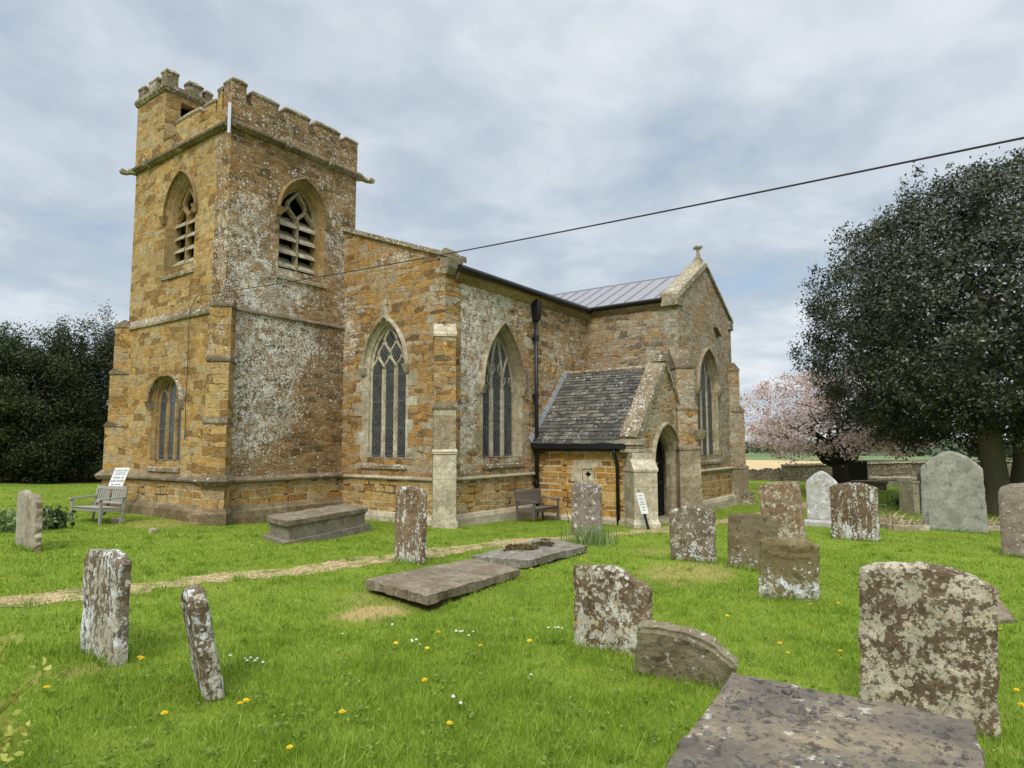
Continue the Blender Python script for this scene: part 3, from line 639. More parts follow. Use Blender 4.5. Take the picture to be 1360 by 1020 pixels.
# stair turret at the far corner
tt = MB(); X0, X1_, Y0, Y1 = TUX-.035, 9.72, 17.80, TY1+.02
tt.panel(frame_s(Y0), [(X0, 7.9), (X1_, 7.9), (X1_, 9.75), (X0, 9.75)], [[(8.82, 9.05), (9.22, 9.05), (9.22, 9.50), (8.82, 9.50)]], -.3, 0)
tt.box(X0, X0+.3, Y0+.3, Y1, 7.9, 9.75); tt.box(X0+.3, X1_, Y1-.3, Y1, 7.9, 9.75); tt.box(X1_-.3, X1_, Y0+.3, Y1-.3, 7.9, 9.75)
tur = P(tt, 'stair_turret', M['tower_west'])
k = MB(); k.box(X0+.3, X1_-.3, Y0+.3, Y1-.3, 9.5, 9.7); k.build('turret_roof', M['dark'], tur)
k = MB(); k.hexa([(8.70, Y0-.12, 8.93), (9.45, Y0-.12, 8.93), (9.45, Y0+.2, 8.93), (8.70, Y0+.2, 8.93)], [(8.70, Y0-.10, 9.0), (9.45, Y0-.10, 9.0), (9.45, Y0+.2, 9.05), (8.70, Y0+.2, 9.05)]); k.build('opening_sill', M['coping'], tur, jitter=.01)
k = MB(); mould(k, frame_s(Y0), X0-.06, X1_+.04, [(-.05, 9.66), (.03, 9.66), (.09, 9.74), (.09, 9.82), (-.05, 9.86)]); mould(k, frame_w(X0), -Y1-.04, -Y0+.08, [(-.05, 9.66), (.03, 9.66), (.09, 9.74), (.09, 9.82), (-.05, 9.86)])
k.box(X0, X1_, Y0, Y1, 9.76, 9.90); k.build('cornice', M['coping'], tur, jitter=.012, sub=2)
for x0, x1, y0, y1, z in ((X0, 8.72, Y0, Y0+.3, 10.20), (9.02, 9.42, Y0, Y0+.25, 10.12), (9.5, X1_, Y0, Y0+.25, 10.06), (X0, X0+.25, 18.35, 18.80, 10.14), (X0, X0+.25, Y1-.32, Y1, 10.12), (9.02, 9.42, Y1-.25, Y1, 10.12)):
    merlon(x0, x1, y0, y1, 9.88, z, M['coping'])
window('bell_opening', frame_w(TUX), w_bw['c'], w_bw['sill'], w_bw['hw'], w_bw['spring'], w_bw['apex'], 'bell', M['gold_dressed'], church, inner=.74, dep=.21, hoodp=.07, tmat=M['gold_dressed'], hmat=M['gold_dressed'])
window('bell_opening', frame_s(TUY), w_bs['c'], w_bs['sill'], w_bs['hw'], w_bs['spring'], w_bs['apex'], 'bell', M['gold_dressed'], church, inner=.78, dep=.26, hoodp=.07, tmat=M['dressed'], hmat=M['gold_dressed'])
window('window', FW, w_low['c'], w_low['sill'], w_low['hw'], w_low['spring'], w_low['apex'], 'intersecting', M['gold_dressed'], church, inner=.86, dep=.15, hmat=M['coping'], tmat=M['gold_dressed'])
k = MB(); Fd = frame_any((TUX-.03, TUY-.03, 0), (1, -1, 0), (-1, -1, 0)); k.fbox(Fd, -.035, .035, 7.42, 8.18, .12, .17); k.fbox(Fd, -.02, .02, 8.1, 8.15, -.05, .13); k.build('metal_strap', M['steel'], tower)

# nave / aisle west wall
AX, AY = 11.96, 10.67
Fa, Fb = frame_w(AX), frame_s(AY)
wa = dict(c=-12.77, sill=-.42, hw=.78, spring=1.95, apex=3.26); wb = dict(c=14.36, sill=-.42, hw=.90, spring=1.45, apex=3.22)
nw = MB(); slope = .36
nw.panel(Fa, [(-24.3, -.95), (-AY, -.95), (-AY, 4.60), (-17.5, 4.60+slope*6.83), (-24.3, 4.62)], [arch(wa['hw'], wa['sill'], wa['spring'], wa['apex'], wa['c'])], -.6, 0)
nave = P(nw, 'nave_wall', M['nave_west'])
nw = MB(); nw.panel(Fa, [(-14.6, -2.5), (-AY, -2.5), (-AY, -.952), (-14.6, -.952)], [], -.58, .012); nw.build('plinth_wall', M['plinth_wall'], nave, jitter=.004)
ns = MB(); ns.panel(Fb, [(AX+.6, -.95), (19.2, -.95), (19.2, 4.30), (AX+.6, 4.30)], [arch(wb['hw'], wb['sill'], wb['spring'], wb['apex'], wb['c'])], -.6, 0)
aisle = P(ns, 'aisle_wall', M['nave_south'])
k = MB(); k.box(29.5, 30, 10.7, 24.3, -2.5, 4.4); k.build('east_wall', M['nave_south'], aisle)
k = MB(); k.box(11.98, 30, 24.3, 24.8, -2.5, 4.4); k.build('north_wall', M['nave_south'], aisle)
ns = MB(); ns.panel(Fb, [(AX, -2.5), (19.2, -2.5), (19.2, -.952), (AX, -.952)], [], -.55, .012); ns.build('plinth_wall', M['plinth_wall'], aisle, jitter=.004)
k = MB(); sec = string_sec(-.92, .11, .09); mould(k, Fa, -14.5, -AY-.1, sec); mould(k, Fb, AX+.1, 15.96, sec); k.build('string_course', M['ashlar'], nave, jitter=.006, sub=2)
k = MB(); sec = [(-.2, -2.5), (.13, -2.5), (.13, -1.90), (.09, -1.82), (.0, -1.78), (-.2, -1.78)]; mould(k, Fa, -14.5, -AY-.02, sec); mould(k, Fb, AX+.02, 15.96, sec); P(k, 'base_course', M['ashlar'], jitter=.014, sub=2)
q = random.Random(5)
def quoin_pair(F, c, hw, z0, z1, mat, par):
    for s in (-1, 1): k = MB(); quoins(k, F, c, hw, z0, z1, q, (s,)); k.build('quoin_stones', mat, par)
quoin_pair(Fa, wa['c'], wa['hw'], wa['sill']-.02, wa['spring']+.15, M['ashlar'], nave)
quoin_pair(Fb, wb['c'], wb['hw'], wb['sill'], wb['spring']+.1, M['dressed'], aisle)
k = MB()                                           # a few odd pale and grey stones in the corner of the wall
for z in np.arange(2.95, 4.5, .31):
    k.fbox(Fa, -AY-q.uniform(.2, .45), -AY+.005, z, z+.29, -.05, .007)
k.build('quoin_stones', M['nave_west'], nave)
window('window', Fa, wa['c'], wa['sill'], wa['hw'], wa['spring'], wa['apex'], 'reticulated', M['ashlar'], church, inner=.88, dep=.16, finial=.42)
window('window', Fb, wb['c'], wb['sill'], wb['hw'], wb['spring'], wb['apex'], 'intersecting', M['dressed'], church, inner=.84, dep=.20, tmat=M['tracery_grey'])
AS = M['ashlar']
buttress(church, (AX, AY), (-1, -1), [(-2.5, -.30, .30, .275, AS, .06, AS), (-.28, .78, .26, .265, M['dressed'], .14, M['drip']), (.80, 2.55, .20, .26, M['nave_west'], .30, AS)], .27)
k = MB(); N_ = Vector((-1, -1, 0)).normalized(); F = frame_any((AX, AY, 0), Vector((-N_.y, N_.x, 0)), N_); k.fbox(F, -.31, .31, -2.5, -1.88, -.3, .37); P(k, 'base_course', AS, jitter=.015, sub=2)
k = MB()                                           # coping of the west gable
for y0, y1 in ((AY-.12, 14.56),):
    z0, z1 = 4.60-slope*.12, 4.60+slope*(y1-AY)
    k.hexa([(AX-.08, y0, z0), (AX+.68, y0, z0), (AX+.68, y1, z1), (AX-.08, y1, z1)], [(AX-.06, y0, z0+.12), (AX+.66, y0, z0+.16), (AX+.66, y1, z1+.16), (AX-.06, y1, z1+.12)])
k.build('coping', M['coping'], nave, jitter=.01, sub=3)
k = MB(); k.box(AX-.06, AX+.5, AY-.14, AY+.14, 4.32, 4.58); k.hexa([(AX-.05, AY-.14, 4.58), (AX+.5, AY-.14, 4.58), (AX+.5, AY+.26, 4.58), (AX-.05, AY+.26, 4.58)], [(AX+.0, AY+.02, 4.84), (AX+.45, AY+.02, 4.84), (AX+.45, AY+.07, 4.84), (AX+.0, AY+.07, 4.84)])
k.hexa([(AX-.03, AY-.06, 4.16), (AX+.3, AY-.06, 4.16), (AX+.3, AY+.1, 4.16), (AX-.03, AY+.1, 4.16)], [(AX-.05, AY-.14, 4.318), (AX+.3, AY-.14, 4.318), (AX+.3, AY+.1, 4.318), (AX-.05, AY+.1, 4.318)])
k.build('kneeler', M['dressed'], nave, bevel=.02, jitter=.006)
# nave roof, cornice, gutter and rainwater pipe
k = MB(); yE, zE, yR, zR = AY-.20, 4.42, 17.5, 6.92
k.hexa([(AX+.64, yE, zE-.06), (30, yE, zE-.06), (30, yR, zR-.06), (AX+.64, yR, zR-.06)], [(AX+.64, yE, zE), (30, yE, zE), (30, yR, zR), (AX+.64, yR, zR)])
k.hexa([(AX+.64, 24.5, zE-.06), (AX+.64, yR, zR-.06), (30, yR, zR-.06), (30, 24.5, zE-.06)], [(AX+.64, 24.5, zE), (AX+.64, yR, zR), (30, yR, zR), (30, 24.5, zE)])
P(k, 'nave_roof', M['lead'])
k = MB(); mould(k, Fb, AX+.35, 19.2, [(-.1, 4.05), (.03, 4.05), (.13, 4.18), (.13, 4.30), (-.1, 4.30)]); k.build('cornice', M['gold_dressed'], aisle, jitter=.006, sub=2)
k = MB(); k.tube([(AX+.30, AY-.21, 4.36), (19.05, AY-.21, 4.33)], .085, 10); k.box(AX+.35, 19.1, AY-.16, AY-.12, 4.30, 4.46); gut = P(k, 'gutter', M['black_iron'])
k = MB(); PXx = 15.86; k.tube([(PXx, AY-.10, 4.2), (PXx, AY-.10, -2.2)], .055, 10); pipe = P(k, 'downpipe', M['black_iron'], smooth=True)
k = MB(); k.hexa([(PXx-.08, AY-.2, 3.55), (PXx+.08, AY-.2, 3.55), (PXx+.08, AY-.03, 3.55), (PXx-.08, AY-.03, 3.55)], [(PXx-.12, AY-.22, 3.75), (PXx+.12, AY-.22, 3.75), (PXx+.12, AY-.03, 3.75), (PXx-.12, AY-.03, 3.75)]); k.box(PXx-.125, PXx+.125, AY-.23, AY-.03, 3.75, 4.12); k.build('hopper', M['black_iron'], pipe)
for z in (3.0, 1.3, .0, -1.2):
    k = MB(); k.box(PXx-.11, PXx+.11, AY-.12, AY-.005, z, z+.06); k.tube([(PXx, AY-.10, z-.04), (PXx, AY-.10, z+.10)], .07, 10); k.build('bracket', M['black_iron'], pipe)
k = MB(); p = ray(691, 388); p = p*(19.5/p.y); k.hexa([(p.x-.14, p.y-.14, p.z-.9), (p.x+.14, p.y-.14, p.z-.9), (p.x+.14, p.y+.14, p.z-.9), (p.x-.14, p.y+.14, p.z-.9)], [(p.x-.02, p.y-.02, p.z+.30), (p.x+.02, p.y-.02, p.z+.30), (p.x+.02, p.y+.02, p.z+.30), (p.x-.02, p.y+.02, p.z+.30)]); P(k, 'pinnacle', M['ashlar'])

# transept
BX, BX1, BY = 19.13, 24.3, 7.49
Fc, Fd_ = frame_w(BX), frame_s(BY); mid = (BX+BX1)/2
wt = dict(c=21.62, sill=-.47, hw=.98, spring=1.70, apex=3.08)
k = MB(); k.panel(Fc, [(-11.2, -2.6), (-BY-.5, -2.6), (-BY-.5, 4.32), (-11.2, 4.32)], [], -.6, 0); trw = P(k, 'transept_wall', M['transept_west'])
k = MB(); k.box(BX1-.6, BX1, BY+.5, 11.2, -2.6, 4.3); k.build('east_wall', M['transept_west'], trw)
k = MB(); k.panel(Fd_, [(BX, -2.6), (BX1, -2.6), (BX1, 4.42), (mid, 5.98), (BX, 4.42)], [arch(wt['hw'], wt['sill'], wt['spring'], wt['apex'], wt['c'])], -.5, 0); gab = P(k, 'gable_wall', M['transept_south'])
k = MB(); k.panel(Fd_, [(19.6, -2.6), (BX1-.2, -2.6), (BX1-.2, -.97), (19.6, -.97)], [], -.3, .012); k.build('plinth_wall', M['plinth_wall'], gab, jitter=.004)
k = MB(); mould(k, Fd_, 19.4, BX1+.02, string_sec(-.95, .11, .09)); k.build('string_course', AS, gab, jitter=.006, sub=2)
k = MB(); mould(k, Fd_, 19.4, BX1+.05, [(-.2, -2.6), (.16, -2.6), (.16, -2.02), (.12, -1.92), (.0, -1.88), (-.2, -1.88)]); k.build('base_course', AS, gab, jitter=.014, sub=2)
quoin_pair(Fd_, wt['c'], wt['hw'], wt['sill'], wt['spring']+.1, M['dressed'], gab)
window('window', Fd_, wt['c'], wt['sill'], wt['hw'], wt['spring'], wt['apex'], 'intersecting', M['dressed'], church, inner=.86, dep=.14, tmat=M['tracery_grey'])
k = MB()
for s, x0, x1 in ((-1, BX-.10, mid), (1, BX1+.10, mid)):
    z0, z1 = 4.38, 5.96
    k.hexa([(x0, BY-.07, z0), (x1, BY-.07, z1), (x1, BY+.55, z1), (x0, BY+.55, z0)], [(x0, BY-.05, z0+.16), (x1, BY-.05, z1+.16), (x1, BY+.53, z1+.20), (x0, BY+.53, z0+.20)])
k.build('coping', M['coping'], gab, jitter=.012, sub=3)
k = MB(); k.box(BX-.16, BX+.3, BY-.06, BY+.5, 4.18, 4.42); k.build('kneeler', M['coping'], gab, bevel=.02)
k = MB(); k.box(BX1-.3, BX1+.14, BY-.06, BY+.5, 4.10, 4.42); k.hexa([(BX1-.05, BY-.08, 4.42), (BX1+.16, BY-.08, 4.42), (BX1+.16, BY+.4, 4.42), (BX1-.05, BY+.4, 4.42)], [(BX1-.05, BY-.06, 4.62), (BX1+.12, BY-.06, 4.54), (BX1+.12, BY+.4, 4.54), (BX1-.05, BY+.4, 4.62)]); k.build('kneeler', M['coping'], gab, bevel=.02)
k = MB(); yc = BY+.24                              # gable cross
k.hexa([(mid-.24, yc-.2, 5.92), (mid+.24, yc-.2, 5.92), (mid+.24, yc+.2, 5.92), (mid-.24, yc+.2, 5.92)], [(mid-.11, yc-.1, 6.30), (mid+.11, yc-.1, 6.30), (mid+.11, yc+.1, 6.30), (mid-.11, yc+.1, 6.30)])
k.tube([(mid, yc, 6.28), (mid, yc, 6.42), (mid, yc, 6.44), (mid, yc, 6.64), (mid, yc, 6.68), (mid, yc, 6.76)], [.10, .075, .06, .055, .10, .03], 8)
for dx, dy in ((.13, 0), (-.13, 0), (0, .13), (0, -.13)): k.tube([(mid, yc, 6.66), (mid+dx, yc+dy, 6.68), (mid+dx*1.25, yc+dy*1.25, 6.72)], [.05, .06, .025], 7)
P(k, 'gable_cross', M['dressed'])
k = MB(); k.hexa([(22.35, BY-.14, 3.95), (22.85, BY-.14, 3.68), (22.85, BY+.02, 3.68), (22.35, BY+.02, 3.95)], [(22.35, BY-.10, 4.06), (22.85, BY-.10, 3.80), (22.85, BY+.02, 3.84), (22.35, BY+.02, 4.10)]); k.build('drip_stone', M['drip'], gab)
k = MB(); xe, ze, zr = BX-.16, 4.42, 5.80
for s in (-1, 1):
    e = xe if s < 0 else BX1+.16
    k.hexa([(e, BY+.5, ze-.05), (mid, BY+.5, zr-.05), (mid, 15.5, zr-.05), (e, 15.5, ze-.05)], [(e, BY+.5, ze), (mid, BY+.5, zr), (mid, 15.5, zr), (e, 15.5, ze)], .5)
troof = P(k, 'transept_roof', M['zinc'])
k = MB()
for i in range(14):
    y = BY+.75+i*.52
    for s in (-1, 1):
        e = xe if s < 0 else BX1+.16
        k.hexa([(e, y-.012, ze), (mid, y-.012, zr), (mid, y+.012, zr), (e, y+.012, ze)], [(e, y-.01, ze+.045), (mid, y-.01, zr+.045), (mid, y+.01, zr+.045), (e, y+.01, ze+.045)], .1)
k.tube([(mid, BY+.5, zr+.01), (mid, 15.4, zr+.01)], .04, 8); k.build('standing_seams', M['lead'], troof)
k = MB(); mould(k, Fc, -10.7, -BY-.1, [(-.1, 4.14), (.03, 4.14), (.12, 4.24), (.12, 4.32), (-.1, 4.32)]); k.build('cornice', M['base_gold'], trw, jitter=.006, sub=2)
k = MB(); k.tube([(BX-.19, 10.7, 4.38), (BX-.19, BY+.45, 4.40)], .065, 10); P(k, 'gutter', M['black_iron'])
TS = M['transept_south']
buttress(church, (BX, BY), (-1, -1), [(-2.6, -.26, .62, .33, M['dressed'], .10, M['drip']), (-.24, .92, .52, .31, M['porch_front'], .12, M['drip']), (.94, 2.18, .40, .29, TS, .62, M['drip'])], .3)
buttress(church, (BX1, BY), (1, -1), [(-2.6, -1.0, .34, .34, M['dressed'], .08, M['coping']), (-.98, 1.05, .26, .32, TS, .20, M['coping']), (1.08, 2.55, .12, .30, TS, .25, M['coping'])], .3)
k = MB(); N_ = Vector((1, -1, 0)).normalized(); F = frame_any((BX1, BY, 0), Vector((-N_.y, N_.x, 0)), N_); k.fbox(F, -.40, .40, -2.6, -1.85, -.2, .52); P(k, 'base_course', M['coping'], jitter=.05, sub=2)
k = MB(); N_ = Vector((-1, -1, 0)).normalized(); F = frame_any((BX, BY, 0), Vector((-N_.y, N_.x, 0)), N_)     # weathered carved head
k.hexa([F(.20, .02, .3), F(.46, .02, .3), F(.46, .02, .56), F(.20, .02, .56)], [F(.14, .36, .3), F(.52, .34, .3), F(.50, .33, .72), (F(.16, .35, .72))])
P(k, 'carved_head', M['dressed'], bevel=.05, sub=2, jitter=.05)

# porch
QX, QY = 15.96, 7.40; ap = 17.76
Fp, Fq = frame_w(QX), frame_s(QY)
wd = dict(c=ap, sill=-2.6, hw=.93, spring=-.62, apex=.46)
k = MB(); QU = -8.96; QZ = -.91
k.panel(Fp, [(-AY, -2.5), (-QY-.5, -2.5), (-QY-.5, -.06), (-AY, -.06)], [[(QU-.16, QZ-.16), (QU+.16, QZ-.16), (QU+.16, QZ+.16), (QU-.16, QZ+.16)]], -.5, 0); porch = P(k, 'porch', M['porch_wall'])
k = MB()
def foil(c, z, r, n=5):
    pts = []
    for a in range(4):
        cx_, cz_ = c+r*math.cos(a*math.pi/2), z+r*math.sin(a*math.pi/2)
        for j in range(n): t = a*math.pi/2-math.pi*.62+math.pi*1.24*j/(n-1); pts.append((cx_+r*.72*math.cos(t), cz_+r*.72*math.sin(t)))
    return pts
k.panel(Fp, [(QU-.16, QZ-.16), (QU+.16, QZ-.16), (QU+.16, QZ+.16), (QU-.16, QZ+.16)], [foil(QU, QZ, .055)], -.12, -.03)
for u0, u1, v0, v1 in ((QU-.44, QU+.46, QZ+.20, QZ+.38), (QU-.52, QU-.17, QZ-.20, QZ+.19), (QU-.17, QU+.17, QZ+.162, QZ+.198), (QU+.17, QU+.20, QZ-.20, QZ+.19), (QU-.40, QU+.26, QZ-.34, QZ-.21)): k.fbox(Fp, u0, u1, v0, v1, -.08, .006)
slit = k.build('quatrefoil_light', M['ashlar'], porch)
k = MB(); k.fbox(Fp, QU-.16, QU+.16, QZ-.16, QZ+.16, -.2, -.14); k.build('opening_shade_panel', M['dark'], slit)  # dark panel stands in for the shade behind the quatrefoil
k = MB(); k.panel(Fq, [(QX, -2.6), (19.1, -2.6), (19.1, .72), (ap, 2.28), (QX, .08)], [arch(wd['hw'], -2.6+.001, wd['spring'], wd['apex'], ap)], -.5, 0); k.build('porch_gable', M['porch_front'], porch)
k = MB(); A = lambda f: arch(wd['hw']*f, -2.6, wd['spring'], wd['spring']+(wd['apex']-wd['spring'])*f, ap)
k.loft(Fq, A(1.0), .005, A(.95), -.08); k.loft(Fq, A(.95), -.08, A(.91), -.09); k.loft(Fq, A(.91), -.09, A(.86), -.20); k.loft(Fq, A(.86), -.20, A(.82), -.21); k.loft(Fq, A(.82), -.21, A(.81), -.34)
door = P(k, 'doorway', M['dressed'])
k = MB(); hood(k, Fq, ap, wd['hw'], wd['spring'], wd['apex'], .12, .09); k.build('hood_mould', M['dressed'], door, jitter=.006)
quoin_pair(Fq, ap, wd['hw'], -2.3, wd['spring'], M['dressed'], door)
k = MB()
for i in range(11):
    x = ap-.72+i*.144; top = wd['spring']+max(.05, .86*(1-(abs(x-ap)/.80)**1.6))
    k.box(x-.016, x+.016, QY+.40, QY+.43, -2.15, top)
for z in (-2.12, -1.25, -1.2, -.62): k.box(ap-.755, ap+.755, QY+.395, QY+.435, z, z+.05)
k.box(ap-.74, ap+.74, QY+.436, QY+.45, -2.15, -1.25)
gate = P(k, 'gate', M['gate'])
k = MB(); k.hexa([(QX+.5, 10.3, -2.6), (19.1, 10.3, -2.6), (19.1, 10.5, -2.6), (QX+.5, 10.5, -2.6)], [(QX+.5, 10.3, .2), (19.1, 10.3, .2), (19.1, 10.5, .2), (QX+.5, 10.5, .2)]); k.hexa([(QX+.55, 10.3, .2), (19.0, 10.3, .2), (19.0, 10.5, .2), (QX+.55, 10.5, .2)], [(ap-.1, 10.3, 1.8), (ap+.1, 10.3, 1.8), (ap+.1, 10.5, 1.8), (ap-.1, 10.5, 1.8)]); k.box(18.9, 19.1, QY+.55, 10.3, -2.6, 1.0); k.box(QX+.5, 18.9, QY+.55, 10.3, -2.7, -2.28); k.build('porch_interior', M['dark'], porch)  # inside walls and floor of the porch, their shade put into the colour
k = MB(); k.box(ap-.9, ap+.75, QY-.30, QY+.55, -2.6, -2.17); k.build('threshold', M['dressed'], door, bevel=.02)
# porch roof of stone slates in courses
sx0, sz0, sx1, sz1 = QX-.24, -.05, ap, 2.12; Lr = math.hypot(sx1-sx0, sz1-sz0); tx, tz = (sx1-sx0)/Lr, (sz1-sz0)/Lr; nx, nz = -tz, tx
k = MB(); k.hexa([(sx0+.05, QY+.4, sz0), (sx1, QY+.4, sz1), (sx1, AY, sz1), (sx0+.05, AY, sz0)], [(sx0+.05, QY+.4, sz0-.08), (sx1, QY+.4, sz1-.08), (sx1, AY, sz1-.08), (sx0+.05, AY, sz0-.08)])
k.hexa([(19.2, QY+.4, sz1-1.5), (19.2, AY, sz1-1.5), (sx1, AY, sz1), (sx1, QY+.4, sz1)], [(19.2, QY+.4, sz1-1.58), (19.2, AY, sz1-1.58), (sx1, AY, sz1-.08), (sx1, QY+.4, sz1-.08)])
proof = P(k, 'porch_roof', M['slate'])
k = MB(); t = 0.0; row = 0
while t < Lr-.05:
    hrow = .155-.04*t/Lr; y = QY+.42-rnd.uniform(0, .15)
    while y < AY-.04:
        wv = rnd.uniform(.14, .27); y1 = min(y+wv, AY-.03); dz = rnd.uniform(-.006, .008); y0 = max(y, QY+.42)
        if y1-y0 > .02:
            j = rnd.uniform(-.012, .012); t0, t1 = t-.03+j, min(t+hrow+.04, Lr)
            q4 = lambda tt, h: [(sx0+tx*tt+nx*h, yy, sz0+tz*tt+nz*h) for yy in (y0+.003, y1-.003)]
            a, b_ = q4(t0, .030+dz), q4(t1, .004); c_, d_ = q4(t0, .006+dz), q4(t1, -.004)
            k.hexa([c_[0], c_[1], d_[1], d_[0]], [a[0], a[1], b_[1], b_[0]])
        y = y1
    t += hrow; row += 1
k.build('slates', M['slate'], proof)
k = MB(); k.tube([(sx1, QY+.42, sz1+.03), (sx1, AY-.02, sz1+.03)], .07, 8); k.build('ridge_tiles', M['coping'], proof)
k = MB()
for tt in np.arange(0, Lr, .3): k.hexa([(sx0+tx*tt+nx*.02, AY-.045, sz0+tz*tt+nz*.02), (sx0+tx*(tt+.29)+nx*.02, AY-.045, sz0+tz*(tt+.29)+nz*.02), (sx0+tx*(tt+.29)+nx*.02, AY-.003, sz0+tz*(tt+.29)+nz*.02), (sx0+tx*tt+nx*.02, AY-.003, sz0+tz*tt+nz*.02)],
       [(sx0+tx*tt+nx*.20, AY-.02, sz0+tz*tt+nz*.2), (sx0+tx*(tt+.29)+nx*.16, AY-.02, sz0+tz*(tt+.29)+nz*.16), (sx0+tx*(tt+.29)+nx*.16, AY-.002, sz0+tz*(tt+.29)+nz*.16), (sx0+tx*tt+nx*.2, AY-.002, sz0+tz*tt+nz*.2)])
k.build('flashing', M['lead'], proof)
k = MB()                                           # gable coping, kneelers
for x0, x1, z0, z1 in ((QX-.14, ap, -.02, 2.20), (19.3, ap, .38, 2.20)):
    k.hexa([(x0, QY-.07, z0), (x1, QY-.07, z1), (x1, QY+.46, z1), (x0, QY+.46, z0)], [(x0-.10 if x0 < x1 else x0+.1, QY-.05, z0+.14), (x1, QY-.05, z1+.17), (x1, QY+.44, z1+.26), (x0-.12 if x0 < x1 else x0+.1, QY+.44, z0+.17)])
k.hexa([(ap-.16, QY-.08, 2.30), (ap+.16, QY-.08, 2.30), (ap+.16, QY+.4, 2.30), (ap-.16, QY+.4, 2.30)], [(ap-.10, QY-.04, 2.52), (ap+.10, QY-.04, 2.52), (ap+.10, QY+.36, 2.52), (ap-.10, QY+.36, 2.52)])
k.build('coping', M['coping'], porch, jitter=.012, sub=3)
k = MB(); k.box(QX-.24, QX+.2, QY-.10, QY+.46, -.10, .05); k.box(QX-.18, QX+.2, QY-.06, QY+.44, -.19, -.11); k.box(QX-.22, QX+.2, QY-.09, QY+.46, -.29, -.20); k.build('kneeler', M['ashlar'], porch, bevel=.02, jitter=.006)
buttress(church, (QX, QY), (-1, -1), [(-2.6, -.78, .44, .31, AS, .26, AS), (-.76, -.30, .22, .28, AS, .0, AS)], .3)
k = MB(); N_ = Vector((-1, -1, 0)).normalized(); F = frame_any((QX, QY, 0), Vector((-N_.y, N_.x, 0)), N_); k.fbox(F, -.36, .36, -2.6, -2.10, -.3, .50); k.hexa([F(u, -2.10, d) for u, d in ((-.36, -.3), (.36, -.3), (.36, .50), (-.36, .50))], [F(u, -1.98, d) for u, d in ((-.31, -.3), (.31, -.3), (.31, .44), (-.31, .44))]); P(k, 'base_course', AS, jitter=.01)
k = MB(); mould(k, Fp, -AY, -QY-.3, [(-.1, -.24), (.02, -.24), (.09, -.12), (.09, -.04), (-.1, -.04)]); k.build('cornice', M['dressed'], porch, sub=1, jitter=.004)
k = MB(); mould(k, Fp, -AY, -QY-.2, [(-.2, -2.5), (.12, -2.5), (.12, -2.10), (.0, -2.02), (-.2, -2.02)]); k.build('base_course', AS, porch, sub=2, jitter=.01)
k = MB(); k.box(QX-.30, QX-.16, QY+.30, AY-.03, -.20, -.06); k.box(QX-.17, QX-.10, QY+.45, AY-.03, -.26, -.12); P(k, 'gutter', M['black_iron'])
k = MB(); k.tube([(QX-.22, QY+.62, -.18), (QX-.22, QY+.62, -.34), (QX-.09, QY+.60, -.62), (QX-.08, QY+.60, -2.25)], .05, 10); P(k, 'downpipe', M['black_iron'], smooth=True)

# cable clipped to the tower's west face
k = MB(); pts = [(8.36, 15.62, 3.62), (8.36, 15.75, 3.55), (8.30, 15.85, 3.3)] + [(8.30, 15.87+.02*math.sin(i*1.7), 3.0-i*.42) for i in range(8)]; k.tube(pts, .009, 6); P(k, 'wall_cable', M['wire'])

# ------------------------------------------------------------------ ground, path, fields
DRY = [(4.85, 5.35, .62, .38, .95), (9.9, 3.8, 1.3, .8, .6), (11.8, 5.2, .9, .5, .3), (7.6, 15.2, 1.0, 1.2, .45), (2.3, 5.55, .32, .2, .4), (5.3, 5.75, .5, .7, .35)]
M['ground'] = ground_mat()
def axis(lo, hi, step, far0, far1, n):
    a = list(np.arange(lo, hi+1e-6, step)); gl = [lo-(far0)*(((i+1)/n)**3) for i in range(n)][::-1]; gr = [hi+(far1)*(((i+1)/n)**3) for i in range(n)]
    return np.array(gl+a+gr)
xs = axis(-6, 52, .4, 1500, 6000, 26); ys = axis(-14, 46, .4, 4000, 4000, 26)
X, Y = np.meshgrid(xs, ys, indexing='ij'); Z = gz(X, Y)
nx_, ny_ = len(xs), len(ys); vs = np.stack([X, Y, Z], -1).reshape(-1, 3)
i = np.arange(nx_-1)[:, None]*ny_ + np.arange(ny_-1)[None, :]; quads = np.stack([i, i+ny_, i+ny_+1, i+1], -1).reshape(-1, 4)

def np_mesh(name, vs, faces, mat, parent=None, rv=None, k=4, smooth=False):
    me = bpy.data.meshes.new(name); nf = len(faces)
    me.vertices.add(len(vs)); me.vertices.foreach_set('co', np.ascontiguousarray(vs, np.float32).ravel())
    me.loops.add(nf*k); me.loops.foreach_set('vertex_index', np.ascontiguousarray(faces, np.int32).ravel())
    me.polygons.add(nf); me.polygons.foreach_set('loop_start', np.arange(nf, dtype=np.int32)*k); me.polygons.foreach_set('loop_total', np.full(nf, k, np.int32))
    a = me.attributes.new('rnd', 'FLOAT', 'FACE'); a.data.foreach_set('value', np.asarray(rv if rv is not None else np.full(nf, .5), np.float32))
    if smooth: me.polygons.foreach_set('use_smooth', np.ones(nf, bool))
    me.update(calc_edges=True); me.validate()
    return link(name, me, mat, parent)
setp(np_mesh('ground', vs, quads, M['ground'], smooth=True), kind='structure')

